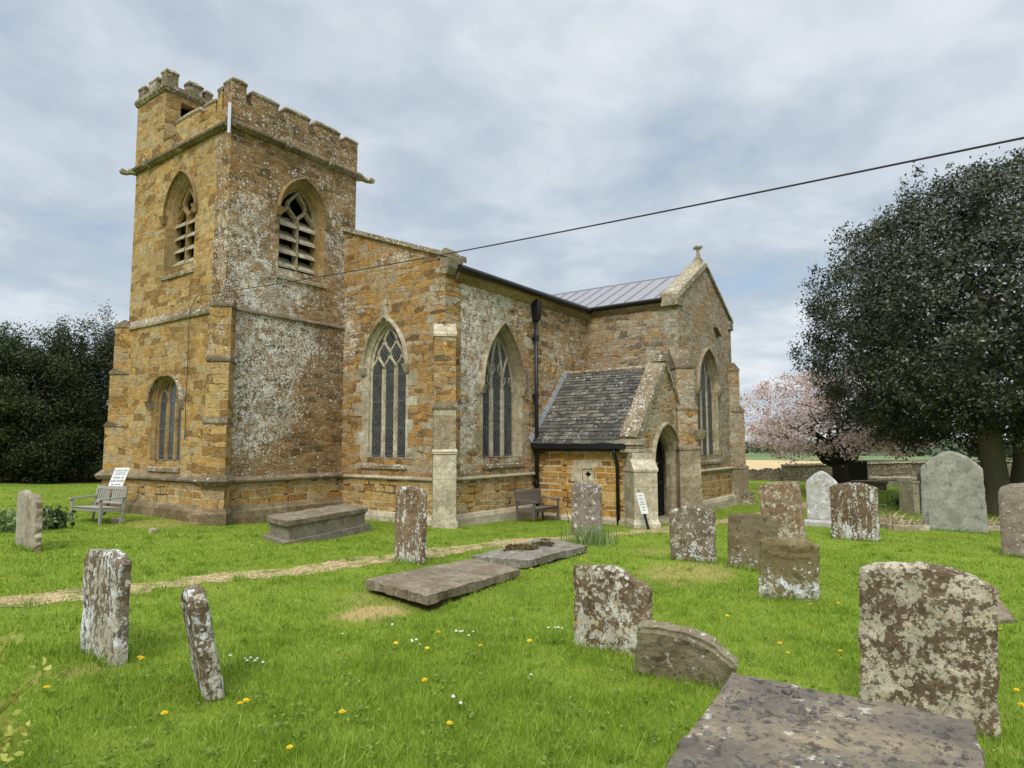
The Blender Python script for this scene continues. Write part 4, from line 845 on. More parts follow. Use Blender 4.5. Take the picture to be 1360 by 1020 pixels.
PATH = [(-3, 8.75), (0, 8.6), (2.5, 8.42), (3.8, 8.3), (5.2, 8.2), (7, 7.95), (9.5, 7.85), (11.2, 7.75), (12.7, 7.35), (14.6, 6.75), (16.3, 6.55), (18.0, 6.15), (20.5, 5.75), (24, 5.4), (30, 5.2)]
def resample(pl, step):
    out = []
    for (a, b_) in zip(pl[:-1], pl[1:]):
        n = max(1, int(math.hypot(b_[0]-a[0], b_[1]-a[1])/step)); out += [(a[0]+(b_[0]-a[0])*j/n, a[1]+(b_[1]-a[1])*j/n) for j in range(n)]
    return np.array(out+[pl[-1]])
pp_ = resample(PATH, .15); t_ = np.gradient(pp_, axis=0); t_ /= np.linalg.norm(t_, axis=1)[:, None]; nrm = np.stack([-t_[:, 1], t_[:, 0]], 1)
s_ = np.arange(len(pp_)); w1 = .34+.07*np.sin(s_*.5)+.05*np.sin(s_*1.7+1)+rng.normal(0, .03, len(pp_)); w2 = .34+.07*np.sin(s_*.43+2)+.05*np.sin(s_*1.9)+rng.normal(0, .03, len(pp_))
pv = []
for j, f in enumerate((1, .5, 0, -.5, -1)):
    q_ = pp_+nrm*((w1 if f > 0 else w2)*f)[:, None]; pv.append(np.column_stack([q_, gz(q_[:, 0], q_[:, 1])+.005+.010*(1-abs(f))]))
pv = np.stack(pv, 1).reshape(-1, 3); n_ = len(pp_)
pf = np.array([(a*5+j, a*5+5+j, a*5+6+j, a*5+1+j) for a in range(n_-1) for j in range(4)])
setp(np_mesh('path', pv, pf, M['gravel'], smooth=True), kind='structure')

# ------------------------------------------------------------------ headstones
def headstone(px, py, l, r, topy, th, prof, mat, label, yaw=0.0, lean=0.0, roll=0.0, w=None, h=None, taper=0.0, name='headstone', group='headstones in the churchyard', relief=None, rough=.010, chip=.012, nu=22, nv=28, dz=0.0):
    b = pick(px, py); dep = b.dot(_fw); az = math.atan2(b.x, b.y); c = abs(math.sin(az)*math.cos(R(yaw))+math.cos(az)*math.sin(R(yaw))); sn = math.sqrt(max(0, 1-c*c))
    if w is None: w = max(.25, ((r-l)/FPX*dep - th*sn)/c)
    if h is None: h = (py-topy)/FPX*dep
    D = Vector((math.cos(R(yaw)), math.sin(R(yaw)), 0))      # from front to back
    b = b + D*th/2; b.z = float(gz(b.x, b.y)) + dz
    sd_ = rnd.random()*100; vs = []; S_ = np.linspace(-1, 1, nu+1); T_ = np.linspace(0, 1, nv+1)
    top = [prof(s) for s in S_]
    for side in (-1, 1):
        for i, s in enumerate(S_):
            for j, t in enumerate(T_):
                z = -.25+t*(h*top[i]+.25); ww = w*(1+taper*(1-t)); y = -s*ww/2; x = side*th/2
                e = min(1-abs(s), (1-t)*h/w*2)
                if e < .05: x *= .72
                nz_ = mnoise.noise_vector(Vector((x*3+sd_, y*9, z*9)))
                n2 = mnoise.noise_vector(Vector((x*9+sd_, y*28, z*28)))
                x += nz_.x*rough+n2.x*rough*.5
                if e < .06: y += nz_.y*chip*1.4+n2.y*chip*.6; z += (nz_.z*chip*1.4+n2.z*chip*.6)*(t > .5)
                if relief and side < 0: x -= relief(s, z/h)
                vs.append((x, y, z))
    k = (nu+1)*(nv+1); idx = lambda sd, i, j: sd*k+i*(nv+1)+j; fs = []
    for i in range(nu):
        for j in range(nv): fs.append((idx(0, i, j), idx(0, i, j+1), idx(0, i+1, j+1), idx(0, i+1, j))); fs.append((idx(1, i, j), idx(1, i+1, j), idx(1, i+1, j+1), idx(1, i, j+1)))
        fs.append((idx(0, i, nv), idx(1, i, nv), idx(1, i+1, nv), idx(0, i+1, nv)))
    for i in (0, nu):
        for j in range(nv): fs.append((idx(0, i, j), idx(1, i, j), idx(1, i, j+1), idx(0, i, j+1)))
    mb = MB(); mb.add(vs, fs, .5); o = mb.build(name, mat, smooth=False)
    o.location = b; o.rotation_euler = (R(roll), R(lean), R(yaw))
    setp(o, label, 'headstone', group); STONES.append((b.x, b.y, w, th, R(yaw))); return o, b, w, h

STONES = []
seg = lambda d: (lambda s: 1-d*s*s)
flatr = lambda r_: (lambda s: 1-(0 if abs(s) < 1-r_ else .10*((abs(s)-1+r_)/r_)**2))
gothic = lambda d: (lambda s: 1-d*(.35*abs(s)+.65*abs(s)**2.2))
rounded = lambda d: (lambda s: 1-d*(1-math.sqrt(max(0, 1-min(1, abs(s))**2.2))))
PALE = (.36, .32, .25)
headstone(26, 728, 17, 40, 652, .10, rounded(.12), grave_mat('pale grey headstone', PALE, GRY2, lich=-.06, ros=.25, base_z=-1.7), 'tall thin pale headstone seen edge on at the far left, just behind its broken twin', w=.42, roll=-5)
headstone(39, 732, 28, 47, 660, .10, lambda s: 1-.02*s+.035*math.sin(s*9)+(-.12 if s > .7 else 0), grave_mat('pale broken headstone', PALE, BRN2, lich=-.04, ros=.35, base_z=-1.7), 'thin pale headstone with a ragged broken edge, at the far left before its straight twin', w=.40, roll=-4, chip=.05)
headstone(127, 876, 100, 158, 735, .11, flatr(.35), grave_mat('white streaked headstone', (.13, .09, .055), (.20, .16, .11), (.62, .63, .62), lich=.035, ros=.55, low=.04, streak=True, base_z=-1.68), 'upright narrow headstone streaked white, left of the leaning mossy one', yaw=-2, roll=-2)
headstone(266, 920, 258, 296, 782, .12, rounded(.16), grave_mat('brown leaning headstone', (.11, .078, .048), (.17, .125, .08), (.62, .63, .62), lich=.03, ros=.55, low=.05, streak=True, base_z=-1.7, moss=.3), 'narrow headstone with a mossy top, leaning hard to the left in the foreground', yaw=-20, lean=-10.5, roll=-4, w=.44, h=.72)
headstone(541, 748, 519, 563, 647, .12, lambda s: (1-.03*s*s) if s < .75 else .93, grave_mat('brown flaked headstone', (.17, .11, .065), (.24, .17, .10), (.66, .66, .63), lich=.012, ros=.6, low=.04, streak=True, base_z=-1.85, rscale=12), 'tall brown headstone speckled with white flakes beside the path, before the corner buttress', yaw=0)
headstone(778, 712, 757, 798, 640, .12, rounded(.11), grave_mat('grey brown headstone', (.20, .155, .12), (.26, .22, .18), (.62, .64, .65), lich=-.005, ros=.55, base_z=-2.0, rscale=9), 'rounded grey brown headstone splashed with white lichen, daffodil leaves at its foot', yaw=4)
headstone(809, 866, 756, 862, 755, .10, lambda s: 1-.02*(s < -.8)-.015*abs(s)-(.20*max(0, (s-.05))**1.25 if s > .05 else 0), grave_mat('brown headstone with cream rosettes', (.135, .095, .055), (.19, .135, .08), (.58, .56, .48), lich=.015, ros=.58, low=.05, base_z=-1.8, rscale=15, gold=.5, rim=.3), 'wide brown headstone with cream lichen rosettes and a right shoulder sloping down', yaw=2, roll=1)
headstone(903, 905, 837, 960, 845, .13, lambda s: 1-.20*abs(s)**2.5-.10*max(0, s)+.02*math.sin(4*s), grave_mat('sunken grey headstone', (.17, .135, .085), (.25, .21, .14), lich=-.03, ros=.4, base_z=-1.7, green=.35), 'low half sunken headstone tipped over to the right, next to the rosette covered one', yaw=8, lean=-14, roll=11, w=.74, h=.42)
headstone(919, 746, 890, 950, 673, .11, seg(.09), grave_mat('grey lichened headstone', (.15, .11, .07), (.21, .17, .12), (.60, .60, .57), lich=.012, ros=.5, low=.02, base_z=-2.0, rscale=13), 'low round topped headstone thickly crusted grey and white, nearest the porch door', yaw=2)
headstone(998, 757, 966, 1030, 683, .10, lambda s: 1-.07*s*s-.05*max(0, s-.75)*4*.25, grave_mat('olive headstone', (.14, .105, .06), (.20, .16, .10), (.60, .61, .58), lich=-.05, ros=.35, low=.06, base_z=-2.0, green=.3), 'olive brown headstone with a pale rim, overlapped by the carved headstone', yaw=3, roll=2, lean=2)
def cherub(s, v):
    z = v; a = 0.0
    d = math.hypot(s*.95, (z-.90)*2.1); a += .028*math.exp(-(d/.20)**2)                     # worn head
    for q in (-1, 1):
        x = (q*s-.42); a += .018*math.exp(-(x/.26)**2-((z-.86-.10*abs(x))/.07)**2)
    a += .014*math.exp(-((z-.70-.10*s*s)/.035)**2)*(abs(s) < .75)
    return a
headstone(1047, 797, 1010, 1085, 716, .11, lambda s: 1-.09*abs(s)**2.4, grave_mat('carved olive headstone', (.17, .13, .065), (.23, .185, .10), (.66, .68, .68), lich=-.075, ros=.32, low=.15, base_z=-1.95, green=.35), 'headstone carved with a worn winged head, white lichen along its foot', yaw=4, roll=2, relief=cherub, nu=34, nv=34)
headstone(1041, 717, 1008, 1066, 641, .13, lambda s: 1-.02*s*s-.03*(s < -.6), grave_mat('beige freckled headstone', (.20, .13, .075), (.28, .20, .12), (.58, .54, .45), lich=.0, ros=.6, low=.05, base_z=-2.2, rscale=12), 'tall brown headstone freckled beige, tilted left behind the olive one', yaw=0, roll=-4, w=.92)
headstone(1093, 697, 1074, 1113, 626, .12, gothic(.22), grave_mat('white pointed headstone', (.42, .40, .37), (.52, .51, .49), (.74, .74, .73), lich=.02, ros=.5, base_z=-2.2, rscale=10), 'whitish headstone with a pointed arch top standing on a plinth', yaw=0)
headstone(1136, 718, 1107, 1165, 642, .13, lambda s: 1-.07*s*s-.015*(abs(s) > .82), grave_mat('rust brown headstone', (.125, .085, .048), (.18, .12, .07), (.68, .69, .68), lich=.01, ros=.55, low=.06, streak=True, base_z=-2.2, rscale=9), 'rusty brown headstone with white lichen patches, right beside the white pointed one', yaw=0)
h14 = headstone(1268, 706, 1234, 1303, 599, .15, lambda s: 1-.215*(.25*abs(s)+.75*abs(s)**2.0), grave_mat('big grey headstone', (.27, .27, .225), (.36, .36, .31), (.58, .58, .52), lich=-.10, ros=.18, streak=True, base_z=-2.2, green=.25), 'very large smooth grey headstone with a pointed arch top, standing near the tree trunks', yaw=0, taper=.08, rough=.004)
headstone(1372, 742, 1339, 1405, 643, .14, rounded(.14), grave_mat('pinkish grey headstone', (.22, .17, .13), (.29, .25, .21), lich=-.05, ros=.4, base_z=-2.2), 'rounded pinkish grey headstone cut off by the right edge', yaw=0)
headstone(1230, 964, 1143, 1326, 741, .12, lambda s: 1-.085*abs(s)**2.2-.004*s, grave_mat('big beige crusted headstone', (.125, .09, .055), (.18, .13, .08), (.50, .45, .335), lich=.045, ros=.6, base_z=-1.6, rscale=21, gold=.2, rim=.35), 'largest brown headstone, bow topped and crusted all over with beige lichen, at the near right', yaw=3, roll=2.5, nu=40, nv=48, w=.765, h=1.03)
headstone(1138, 645, 1125, 1152, 612, .15, lambda s: 1.0, plain('black polished stone', (.012, .010, .010), .4, .3, 5, .1, .4), 'plain black square headstone before the far churchyard wall', rough=.002, chip=.002)
headstone(1228, 676, 1219, 1236, 628, .14, lambda s: 1-.05*s*s, grave_mat('grey narrow headstone', GRY, GRY2, lich=-.08, ros=.25, base_z=-2.2), 'narrow grey headstone partly hidden behind the very large pointed one', w=.35)
b12 = pick(1093, 699); k = MB(); k.box(b12.x-.12, b12.x+.28, b12.y-.50, b12.y+.50, -2.5, float(gz(b12.x, b12.y))+.13); o = k.build('headstone_plinth', grave_mat('plinth stone', (.42, .40, .36), (.5, .49, .46), lich=-.03, ros=.3, base_z=-2.2), bevel=.03, jitter=.006)
setp(o, 'low pale stone plinth under the white pointed headstone', 'plinth')

# ------------------------------------------------------------------ ledger slabs and chest tombs
def slab(corners, th, mat, name, parent=None, n=26, amp=.014, edge=.03, world=False):
    """thick worn slab on four corners (left, front, right, back)"""
    A, B, C_, D_ = [Vector(c) for c in corners]; vs = []; sd_ = rnd.random()*50
    for lay in (0, 1):
        for i in range(n+1):
            for j in range(n+1):
                a, b_ = i/n, j/n; p = (A*(1-a)+B*a)*(1-b_)+(D_*(1-a)+C_*a)*b_
                v1 = mnoise.noise_vector(Vector((p.x*2.2+sd_, p.y*2.2, lay))); v2 = mnoise.noise_vector(Vector((p.x*9+sd_, p.y*9, lay*3))) + mnoise.noise_vector(Vector((p.x*31+sd_, p.y*31, lay*3)))*.5
                e = min(a, 1-a, b_, 1-b_)
                z = p.z - lay*th + v1.z*amp + v2.z*amp*.6 - (.012 if (e < .001 and lay == 0) else 0)
                q = Vector((p.x, p.y, z))
                if e < .001: q.x += (v1.x+v2.x)*edge*.7; q.y += (v1.y+v2.y)*edge*.7
                vs.append(q)
    k = (n+1)*(n+1); I = lambda l, i, j: l*k+i*(n+1)+j; fs = []
    for i in range(n):
        for j in range(n): fs.append((I(0, i, j), I(0, i+1, j), I(0, i+1, j+1), I(0, i, j+1))); fs.append((I(1, i, j), I(1, i, j+1), I(1, i+1, j+1), I(1, i+1, j)))
        for (f0, f1) in (((i, 0), (i+1, 0)), ((i, n), (i+1, n)), ((0, i), (0, i+1)), ((n, i), (n, i+1))): fs.append((I(0, *f0), I(0, *f1), I(1, *f1), I(1, *f0)))
    mb = MB(); mb.add(vs, fs, .5)
    return mb.build(name, mat, parent, world)
TOMB = grave_mat('weathered slab', (.17, .135, .09), (.25, .205, .145), (.52, .51, .46), lich=-.05, ros=.3, base_z=-1.6)
c1 = [pick(484, 768, .17), pick(567, 790, .20), pick(691, 754, .14), pick(628, 741, .12)]
o = slab(c1, .11, TOMB, 'ledger_slab'); setp(o, 'bare sandy brown ledger slab raised over worn turf, nearer of the two ledgers', 'ledger stone', 'flat ledger slabs')
k = MB(); cc = sum(c1, Vector())/4; sk = [cc+(c-cc)*.86 for c in c1]; k.hexa([(p.x, p.y, -2.3) for p in sk], [(p.x, p.y, p.z-.10) for p in sk]); k.build('earth_bed', M['soil'], o, jitter=.03, sub=2)
c2 = [pick(626, 737, .13), pick(697, 744, .15), pick(779, 724, .15), pick(722, 713, .12)]
o = slab(c2, .12, grave_mat('grey slab', (.18, .155, .115), (.26, .235, .19), (.60, .61, .58), lich=-.03, ros=.35, base_z=-1.6), 'ledger_slab'); setp(o, 'grey ledger slab with a dark patch of moss on top, between the path and the bare ledger', 'ledger stone', 'flat ledger slabs')
k = MB(); cc2 = sum(c2, Vector())/4; sk = [cc2+(c-cc2)*.9 for c in c2]; k.hexa([(p.x, p.y, -2.3) for p in sk], [(p.x, p.y, p.z-.11) for p in sk]); k.build('earth_bed', M['soil'], o, jitter=.02, sub=2)
pts = []; mc = (c2[0]*.30+c2[1]*.18+c2[2]*.2+c2[3]*.32)
for i in range(3500):
    a, r_ = rng.uniform(0, 6.28), math.sqrt(rng.uniform(0, 1)); p = mc+Vector((1, .12, 0)).normalized()*(math.cos(a)*r_*.75)+Vector((-.12, 1, 0)).normalized()*(math.sin(a)*r_*.34)
    if mnoise.noise(p*3) > -.25+r_*.3: pts.append((p.x, p.y, p.z+.02+rng.uniform(0, .025)))

def leaf_cloud(name, pts, size, aspect, mat, parent=None, bias=None, bw=.8, oval=False):
    pts = np.asarray(pts, float); n = len(pts); size = np.broadcast_to(np.asarray(size, float), (n,))*rng.uniform(.65, 1.3, n)
    nv = rng.normal(size=(n, 3))
    if bias is not None: nv = nv+np.asarray(bias)*bw
    nv /= np.linalg.norm(nv, axis=1)[:, None]+1e-9
    t = np.cross(nv, rng.normal(size=(n, 3))); t /= np.linalg.norm(t, axis=1)[:, None]+1e-9; b_ = np.cross(nv, t)
    L = size[:, None]*.5; Wd = L*aspect; bend = nv*(L*.25)
    if oval:
        v = np.stack([pts-t*L-bend, pts-t*L*.45+b_*Wd*.85, pts+t*L*.25+b_*Wd, pts+t*L*.75+b_*Wd*.5-bend*.6, pts+t*L*1.1-bend*1.3, pts+t*L*.75-b_*Wd*.5-bend*.6, pts+t*L*.25-b_*Wd, pts-t*L*.45-b_*Wd*.85], 1).reshape(-1, 3)
        return np_mesh(name, v, np.arange(n*8).reshape(-1, 8), mat, parent, rng.uniform(0, 1, n), 8)
    v = np.stack([pts-t*L-bend, pts+b_*Wd, pts+t*L-bend, pts-b_*Wd], 1).reshape(-1, 3)
    return np_mesh(name, v, np.arange(n*4).reshape(-1, 4), mat, parent, rng.uniform(0, 1, n))
M['moss'] = leaf_mat('brown moss', [(.2, (.06, .045, .02)), (.5, (.12, .085, .035)), (.9, (.17, .14, .05))], .9, .1, .1)
leaf_cloud('moss', pts, .04, .6, M['moss'], o)

def chest(name, corners, th, base_z, mat, mat2, label, inset=.07, plinth=.0, amp=.014, n=26, edge=.02):
    c = [Vector(p) for p in corners]; ct = sum(c, Vector())/4; root = empty(name, (ct.x, ct.y, base_z), label, 'tomb')
    slab(c, th, mat, 'top_slab', root, n=n, amp=amp, edge=edge, world=True)
    sh = lambda f, z: [(ct.x+(p.x-ct.x)*f, ct.y+(p.y-ct.y)*f, z) for p in c]
    z1 = min(p.z for p in c)-th*.8
    k = MB(); k.hexa(sh(1-inset, base_z-.3), sh(1-inset, z1)); k.build('chest_body', mat2, root, True, jitter=.010, sub=3)
    k = MB(); k.hexa(sh(1-inset*.6, z1-.05), sh(1-inset*.15, z1)); k.build('moulding', mat, root, True, sub=3, jitter=.01)
    if plinth:
        k = MB(); k.hexa(sh(1+plinth, base_z-.3), sh(1+plinth, base_z+.05)); k.build('base_slab', mat2, root, True, jitter=.015, sub=3)
    return root
dz = .42; cA = [pick(353, 686, dz), pick(381, 692, dz), pick(489, 680, dz)]
ux = (cA[2]-cA[1]); cA.append(cA[0]+ux); zt = cA[1].z
cA = [Vector((p.x, p.y, zt)) for p in cA]
chest('chest_tomb', cA, .10, float(gz(cA[1].x, cA[1].y)), TOMB, grave_mat('chest tomb side', (.20, .17, .12), (.27, .235, .175), (.60, .60, .56), lich=-.05, ros=.3, base_z=-1.9), 'long low grey chest tomb lying along the foot of the tower', plinth=.06)
def big_top():
    mt, g, b = new_mat('dark weathered tomb top')
    pos = g.n('ShaderNodeNewGeometry').outputs['Position']
    n1 = g.noise(pos, 2.6, 7, .65, .4); n2 = g.noise(pos, 11, 7, .68); n3 = g.noise(pos, 55, 5, .65)
    col = g.ramp(n1, [(.32, (.080, .068, .055)), (.48, (.135, .115, .090)), (.60, (.195, .162, .112)), (.72, (.28, .22, .14))])
    col = g.scale(col, g.m('ADD', .35, g.m('ADD', g.m('MULTIPLY', n2, .75), g.m('MULTIPLY', n3, .55))))
    col = g.mix(g.m('MULTIPLY', g.sm(g.noise(pos, 15, 9, .78, .15), .52, .59), .8), col, (.040, .036, .033))
    col = g.mix(g.m('MULTIPLY', g.sm(g.noise(pos, 1.7, 6, .7, .5), .57, .66), .7), col, (.34, .22, .09))
    cr = g.sm(g.m('ADD', g.m('MULTIPLY', g.noise(pos, 5.3, 9, .75, .2), .65), g.m('MULTIPLY', n2, .35)), .575, .605)
    col = g.mix(g.m('MULTIPLY', cr, .8), col, g.scale((.47, .45, .39), g.m('ADD', .45, g.m('MULTIPLY', n3, .9))))
    finish(g, b, col, .93, g.m('ADD', n2, g.m('MULTIPLY', n3, .5)), .8, .012, .15)
    return mt
M['tomb_dark'] = big_top()
A_, B_ = Vector((2.94, .95, -1.0)), Vector((2.97, .085, -1.0)); dv = Vector((-2.0, -.19, .0))
ct = [A_, A_+dv, B_+dv, B_]
t2 = chest('chest_tomb', ct, .13, float(gz(2, .4)), M['tomb_dark'], grave_mat('dark chest side', (.16, .13, .09), (.22, .19, .14), lich=-.04, ros=.35, base_z=-1.7), 'dark weathered chest tomb filling the bottom right foreground, its top pitted and blistered', inset=.09, amp=.016, n=110, edge=.04)
k = MB(); r5 = random.Random(3)                    # dark blisters of moss and lichen on the tomb top
for i in range(900):
    a, b_ = r5.gauss(.36, .24), r5.gauss(.42, .24)
    if not (.03 < a < .9 and .05 < b_ < .95): continue
    p = (ct[0]*(1-a)+ct[1]*a)*(1-b_)+(ct[3]*(1-a)+ct[2]*a)*b_; s = r5.uniform(.004, .012)*(1.8 if r5.random() < .12 else 1)
    ring = [(p.x+s*math.cos(q*.785)*r5.uniform(.7, 1.3), p.y+s*math.sin(q*.785)*r5.uniform(.7, 1.3), p.z-.01) for q in range(8)]
    up_ = [(p.x+(x-p.x)*.6, p.y+(y-p.y)*.6, p.z+s*.42) for x, y, z in ring]; k.hexa(ring, up_, r5.random())
setp(k.build('moss_blisters', plain('dark moss blister', (.12, .11, .10), .95, .6, 40, .4, .1), t2, True, smooth=True), kind='stuff')
# piece of slab lying behind the biggest headstone, box tomb and flat stones by the far wall
cs = [pick(1300, 800, .05), pick(1322, 823, .05), pick(1350, 821, .05), pick(1322, 791, .12)]
o = slab(cs, .10, TOMB, 'fallen_stone', n=8); setp(o, 'corner of a fallen stone slab in the grass behind the biggest headstone', 'stone')
def boxstone(px0, px1, py0, py1, d, mat, name, label, cat, top=.06):
    a = at(px0, py1, d); b_ = at(px1, py1, d); h = (py1-py0)/FPX*d; w_ = (b_-a).length; u = (b_-a).normalized(); u.z = 0; v = Vector((-u.y, u.x, 0)); g0 = float(gz(a.x, a.y))
    c = [a, b_, b_+v*.8, a+v*.8]; root = empty(name, (a.x, a.y, g0), label, cat)
    k = MB(); k.hexa([(p.x, p.y, g0-.3) for p in c], [(p.x, p.y, a.z+h-top) for p in c]); k.build('body', mat, root, True, bevel=.02)
    m_ = (a+b_)/2+v*.4; k = MB(); e = [m_+(p-m_)*1.10 for p in c]; k.hexa([(p.x, p.y, a.z+h-top+.002) for p in e], [(p.x, p.y, a.z+h+.03) for p in e]); k.build('top_slab', mat, root, True, bevel=.02)
boxstone(1296, 1324, 615, 650, 27, TOMB, 'box_tomb', 'brown box tomb with a flat top between the large grey headstone and the trunks', 'tomb', .12)
boxstone(1143, 1178, 640, 648, 31, TOMB, 'table_tomb', 'low brown table tomb right of the black headstone', 'tomb', .1)
boxstone(1166, 1216, 635, 640, 34, M['ashlar'], 'flat_stone', 'long whitish flat stone by the far wall', 'stone', .1)
boxstone(1214, 1222, 640, 668, 20.5, M['ashlar'], 'grave_pedestal', 'small grey pedestal beside the narrow grey headstone', 'pedestal', .06)

def kerb(px0, px1, py, depth, rail, label):
    a, b_ = pick(px0, py), pick(px1, py); g0 = float(gz(a.x, a.y)); u = (b_-a); u.z = 0; L = u.length; u.normalize(); v = Vector((u.y*-1, u.x, 0))
    root = empty('kerbed_grave', (a.x, a.y, g0), label, 'grave')
    def bar_(p, q, w_, z0, z1, name, mat):
        d = (q-p); d.z = 0; n = Vector((-d.y, d.x, 0)).normalized()*w_*.5; k = MB(); k.hexa([(*(p-n).xy, z0), (*(q-n).xy, z0), (*(q+n).xy, z0), (*(p+n).xy, z0)], [(*(p-n).xy, z1), (*(q-n).xy, z1), (*(q+n).xy, z1), (*(p+n).xy, z1)]); k.build(name, mat, root, True, bevel=.01)
    a2, b2 = a+v*depth, b_+v*depth
    for p, q in ((a, b_), (a2, b2), (a+v*.06, a2-v*.06), (b_+v*.06, b2-v*.06)): bar_(p, q, .11, g0-.2, g0+.12, 'kerb', M['ashlar'])
    if rail:
        k = MB()
        for p, q in ((a, b_), (a2, b2), (a, a2)):
            for z in (.30, .46): k.tube([(p.x, p.y, g0+z), (q.x, q.y, g0+z)], .008, 6)
        for p in (a, b_, a2, b2): k.tube([(p.x, p.y, g0+.1), (p.x, p.y, g0+.48)], .012, 6)
        k.build('iron_rail', M['bark_green'], root, True)
    k = MB()
    for i in range(150):
        p = a+u*rnd.uniform(.1, L-.1)+v*rnd.uniform(.1, depth-.1); an = rnd.uniform(0, 6.28); l_ = rnd.uniform(.15, .4); e = rnd.uniform(-.05, .25)
        k.tube([(p.x, p.y, g0+.05), (p.x+math.cos(an)*l_*.5, p.y+math.sin(an)*l_*.5, g0+.12+e*.4), (p.x+math.cos(an)*l_, p.y+math.sin(an)*l_, g0+.10+e)], [.014, .011, .005], 5)
    o_ = k.build('dry_twigs', M['twig'], root, True)
kerb(1186, 1234, 704, 1.9, True, 'kerbed grave with thin iron rails and dry twigs, left of the large grey headstone')
kerb(1308, 1344, 705, 1.7, False, 'kerbed grave heaped with twigs between the large grey headstone and the right edge')
pb = pick(1205, 674); pts = rng.normal(size=(500, 3))*(.22, .22, .10)+np.array([pb.x, pb.y, pb.z+.16])
o = leaf_cloud('grave_plant', pts, .10, .5, M['holly']); setp(o, 'small dark leafy plant behind the railed grave', 'plant')
for px, py, s, lb in ((156, 693, .16, 'flat pale stone lying by the back leg of the silvery bench'), (203, 707, .11, 'small square stone alone in the grass before the tower')):
    b_ = pick(px, py); k = MB(); k.hexa([(b_.x-s, b_.y-s*.7, b_.z-.1), (b_.x+s, b_.y-s*.8, b_.z-.1), (b_.x+s*.8, b_.y+s, b_.z-.1), (b_.x-s, b_.y+s*.7, b_.z-.1)], [(b_.x-s*.8, b_.y-s*.5, b_.z+.09), (b_.x+s*.7, b_.y-s*.5, b_.z+.07), (b_.x+s*.6, b_.y+s*.7, b_.z+.10), (b_.x-s*.6, b_.y+s*.5, b_.z+.08)])
    setp(k.build('small_stone', M['ashlar'], bevel=.03, jitter=.02), lb, 'stone')

# ------------------------------------------------------------------ benches and notice boards
def bench(o, L, rz, mat, label, split=True):
    """local: length along y, front towards -x"""
    root = empty('garden_bench', o, label, 'bench', None, rz); hl = L/2
    for s in (-1, 1):
        k = MB(); k.box(-.30, -.235, s*hl-.032, s*hl+.032, -.05, .62); k.build('leg', mat, root, bevel=.006)
        k = MB(); k.hexa([(.25, s*hl-.032, -.05), (.31, s*hl-.032, -.05), (.31, s*hl+.032, -.05), (.25, s*hl+.032, -.05)], [(.40, s*hl-.032, .95), (.46, s*hl-.032, .95), (.46, s*hl+.032, .95), (.40, s*hl+.032, .95)]); k.build('leg', mat, root, bevel=.006)
        k = MB(); k.hexa([(-.36, s*hl-.045, .62), (.36, s*hl-.04, .64), (.36, s*hl+.04, .64), (-.36, s*hl+.045, .62)], [(-.34, s*hl-.04, .66), (.38, s*hl-.035, .69), (.38, s*hl+.035, .69), (-.34, s*hl+.04, .66)]); k.build('armrest', mat, root, bevel=.008)
        k = MB(); k.box(-.24, .29, s*hl-.022, s*hl+.022, .32, .39); k.build('seat_rail', mat, root)
    k = MB()
    for i in range(6): x = -.31+i*.10; k.box(x, x+.085, -hl+.0, hl-.0, .41-.006*i, .432-.006*i)
    k.box(-.285, -.25, -hl+.03, hl-.03, .33, .405); k.build('seat', mat, root, bevel=.004)
    k = MB(); bx = lambda z: .25+.15*(z+.05)/1.0
    def rail(z0, z1, d=.035): k.hexa([(bx(z0), -hl+.03, z0), (bx(z0)+d, -hl+.03, z0), (bx(z0)+d, hl-.03, z0), (bx(z0), hl-.03, z0)], [(bx(z1), -hl+.03, z1), (bx(z1)+d, -hl+.03, z1), (bx(z1)+d, hl-.03, z1), (bx(z1), hl-.03, z1)])
    rail(.48, .54); rail(.86, .94)
    n = int(L/.095); 
    for i in range(n):
        y = -hl+.06+(L-.12)*(i+.5)/n; wv = .030
        if split and abs(y) < .04: continue
        k.hexa([(bx(.54)+.008, y-wv, .541), (bx(.54)+.025, y-wv, .541), (bx(.54)+.025, y+wv, .541), (bx(.54)+.008, y+wv, .541)], [(bx(.86)+.008, y-wv, .859), (bx(.86)+.025, y-wv, .859), (bx(.86)+.025, y+wv, .859), (bx(.86)+.008, y+wv, .859)])
    k.build('backrest', mat, root)
    return root
pN, pF = pick(127, 698), pick(101, 694.5); d = (pF-pN); Lb = 1.25; ang = math.atan2(d.y, d.x)-math.pi/2
ang = max(R(-12), min(R(16), ang)); mid_ = pN+Vector((.06, -.09, 0))+Vector((-math.sin(ang), math.cos(ang), 0))*Lb/2+Vector((math.cos(ang), math.sin(ang), 0))*.27
bench((mid_.x, mid_.y, float(gz(mid_.x, mid_.y))), Lb, ang, M['oak_grey'], 'silvery weathered wooden bench with arms on the lawn by the tower').scale = (.84, .84, .84)
bench((15.02, 9.95, float(gz(15.0, 9.9))), 1.35, R(90), M['oak_brown'], 'dark brown slatted bench in the corner between aisle wall and porch', False).scale = (.88, .88, .88)

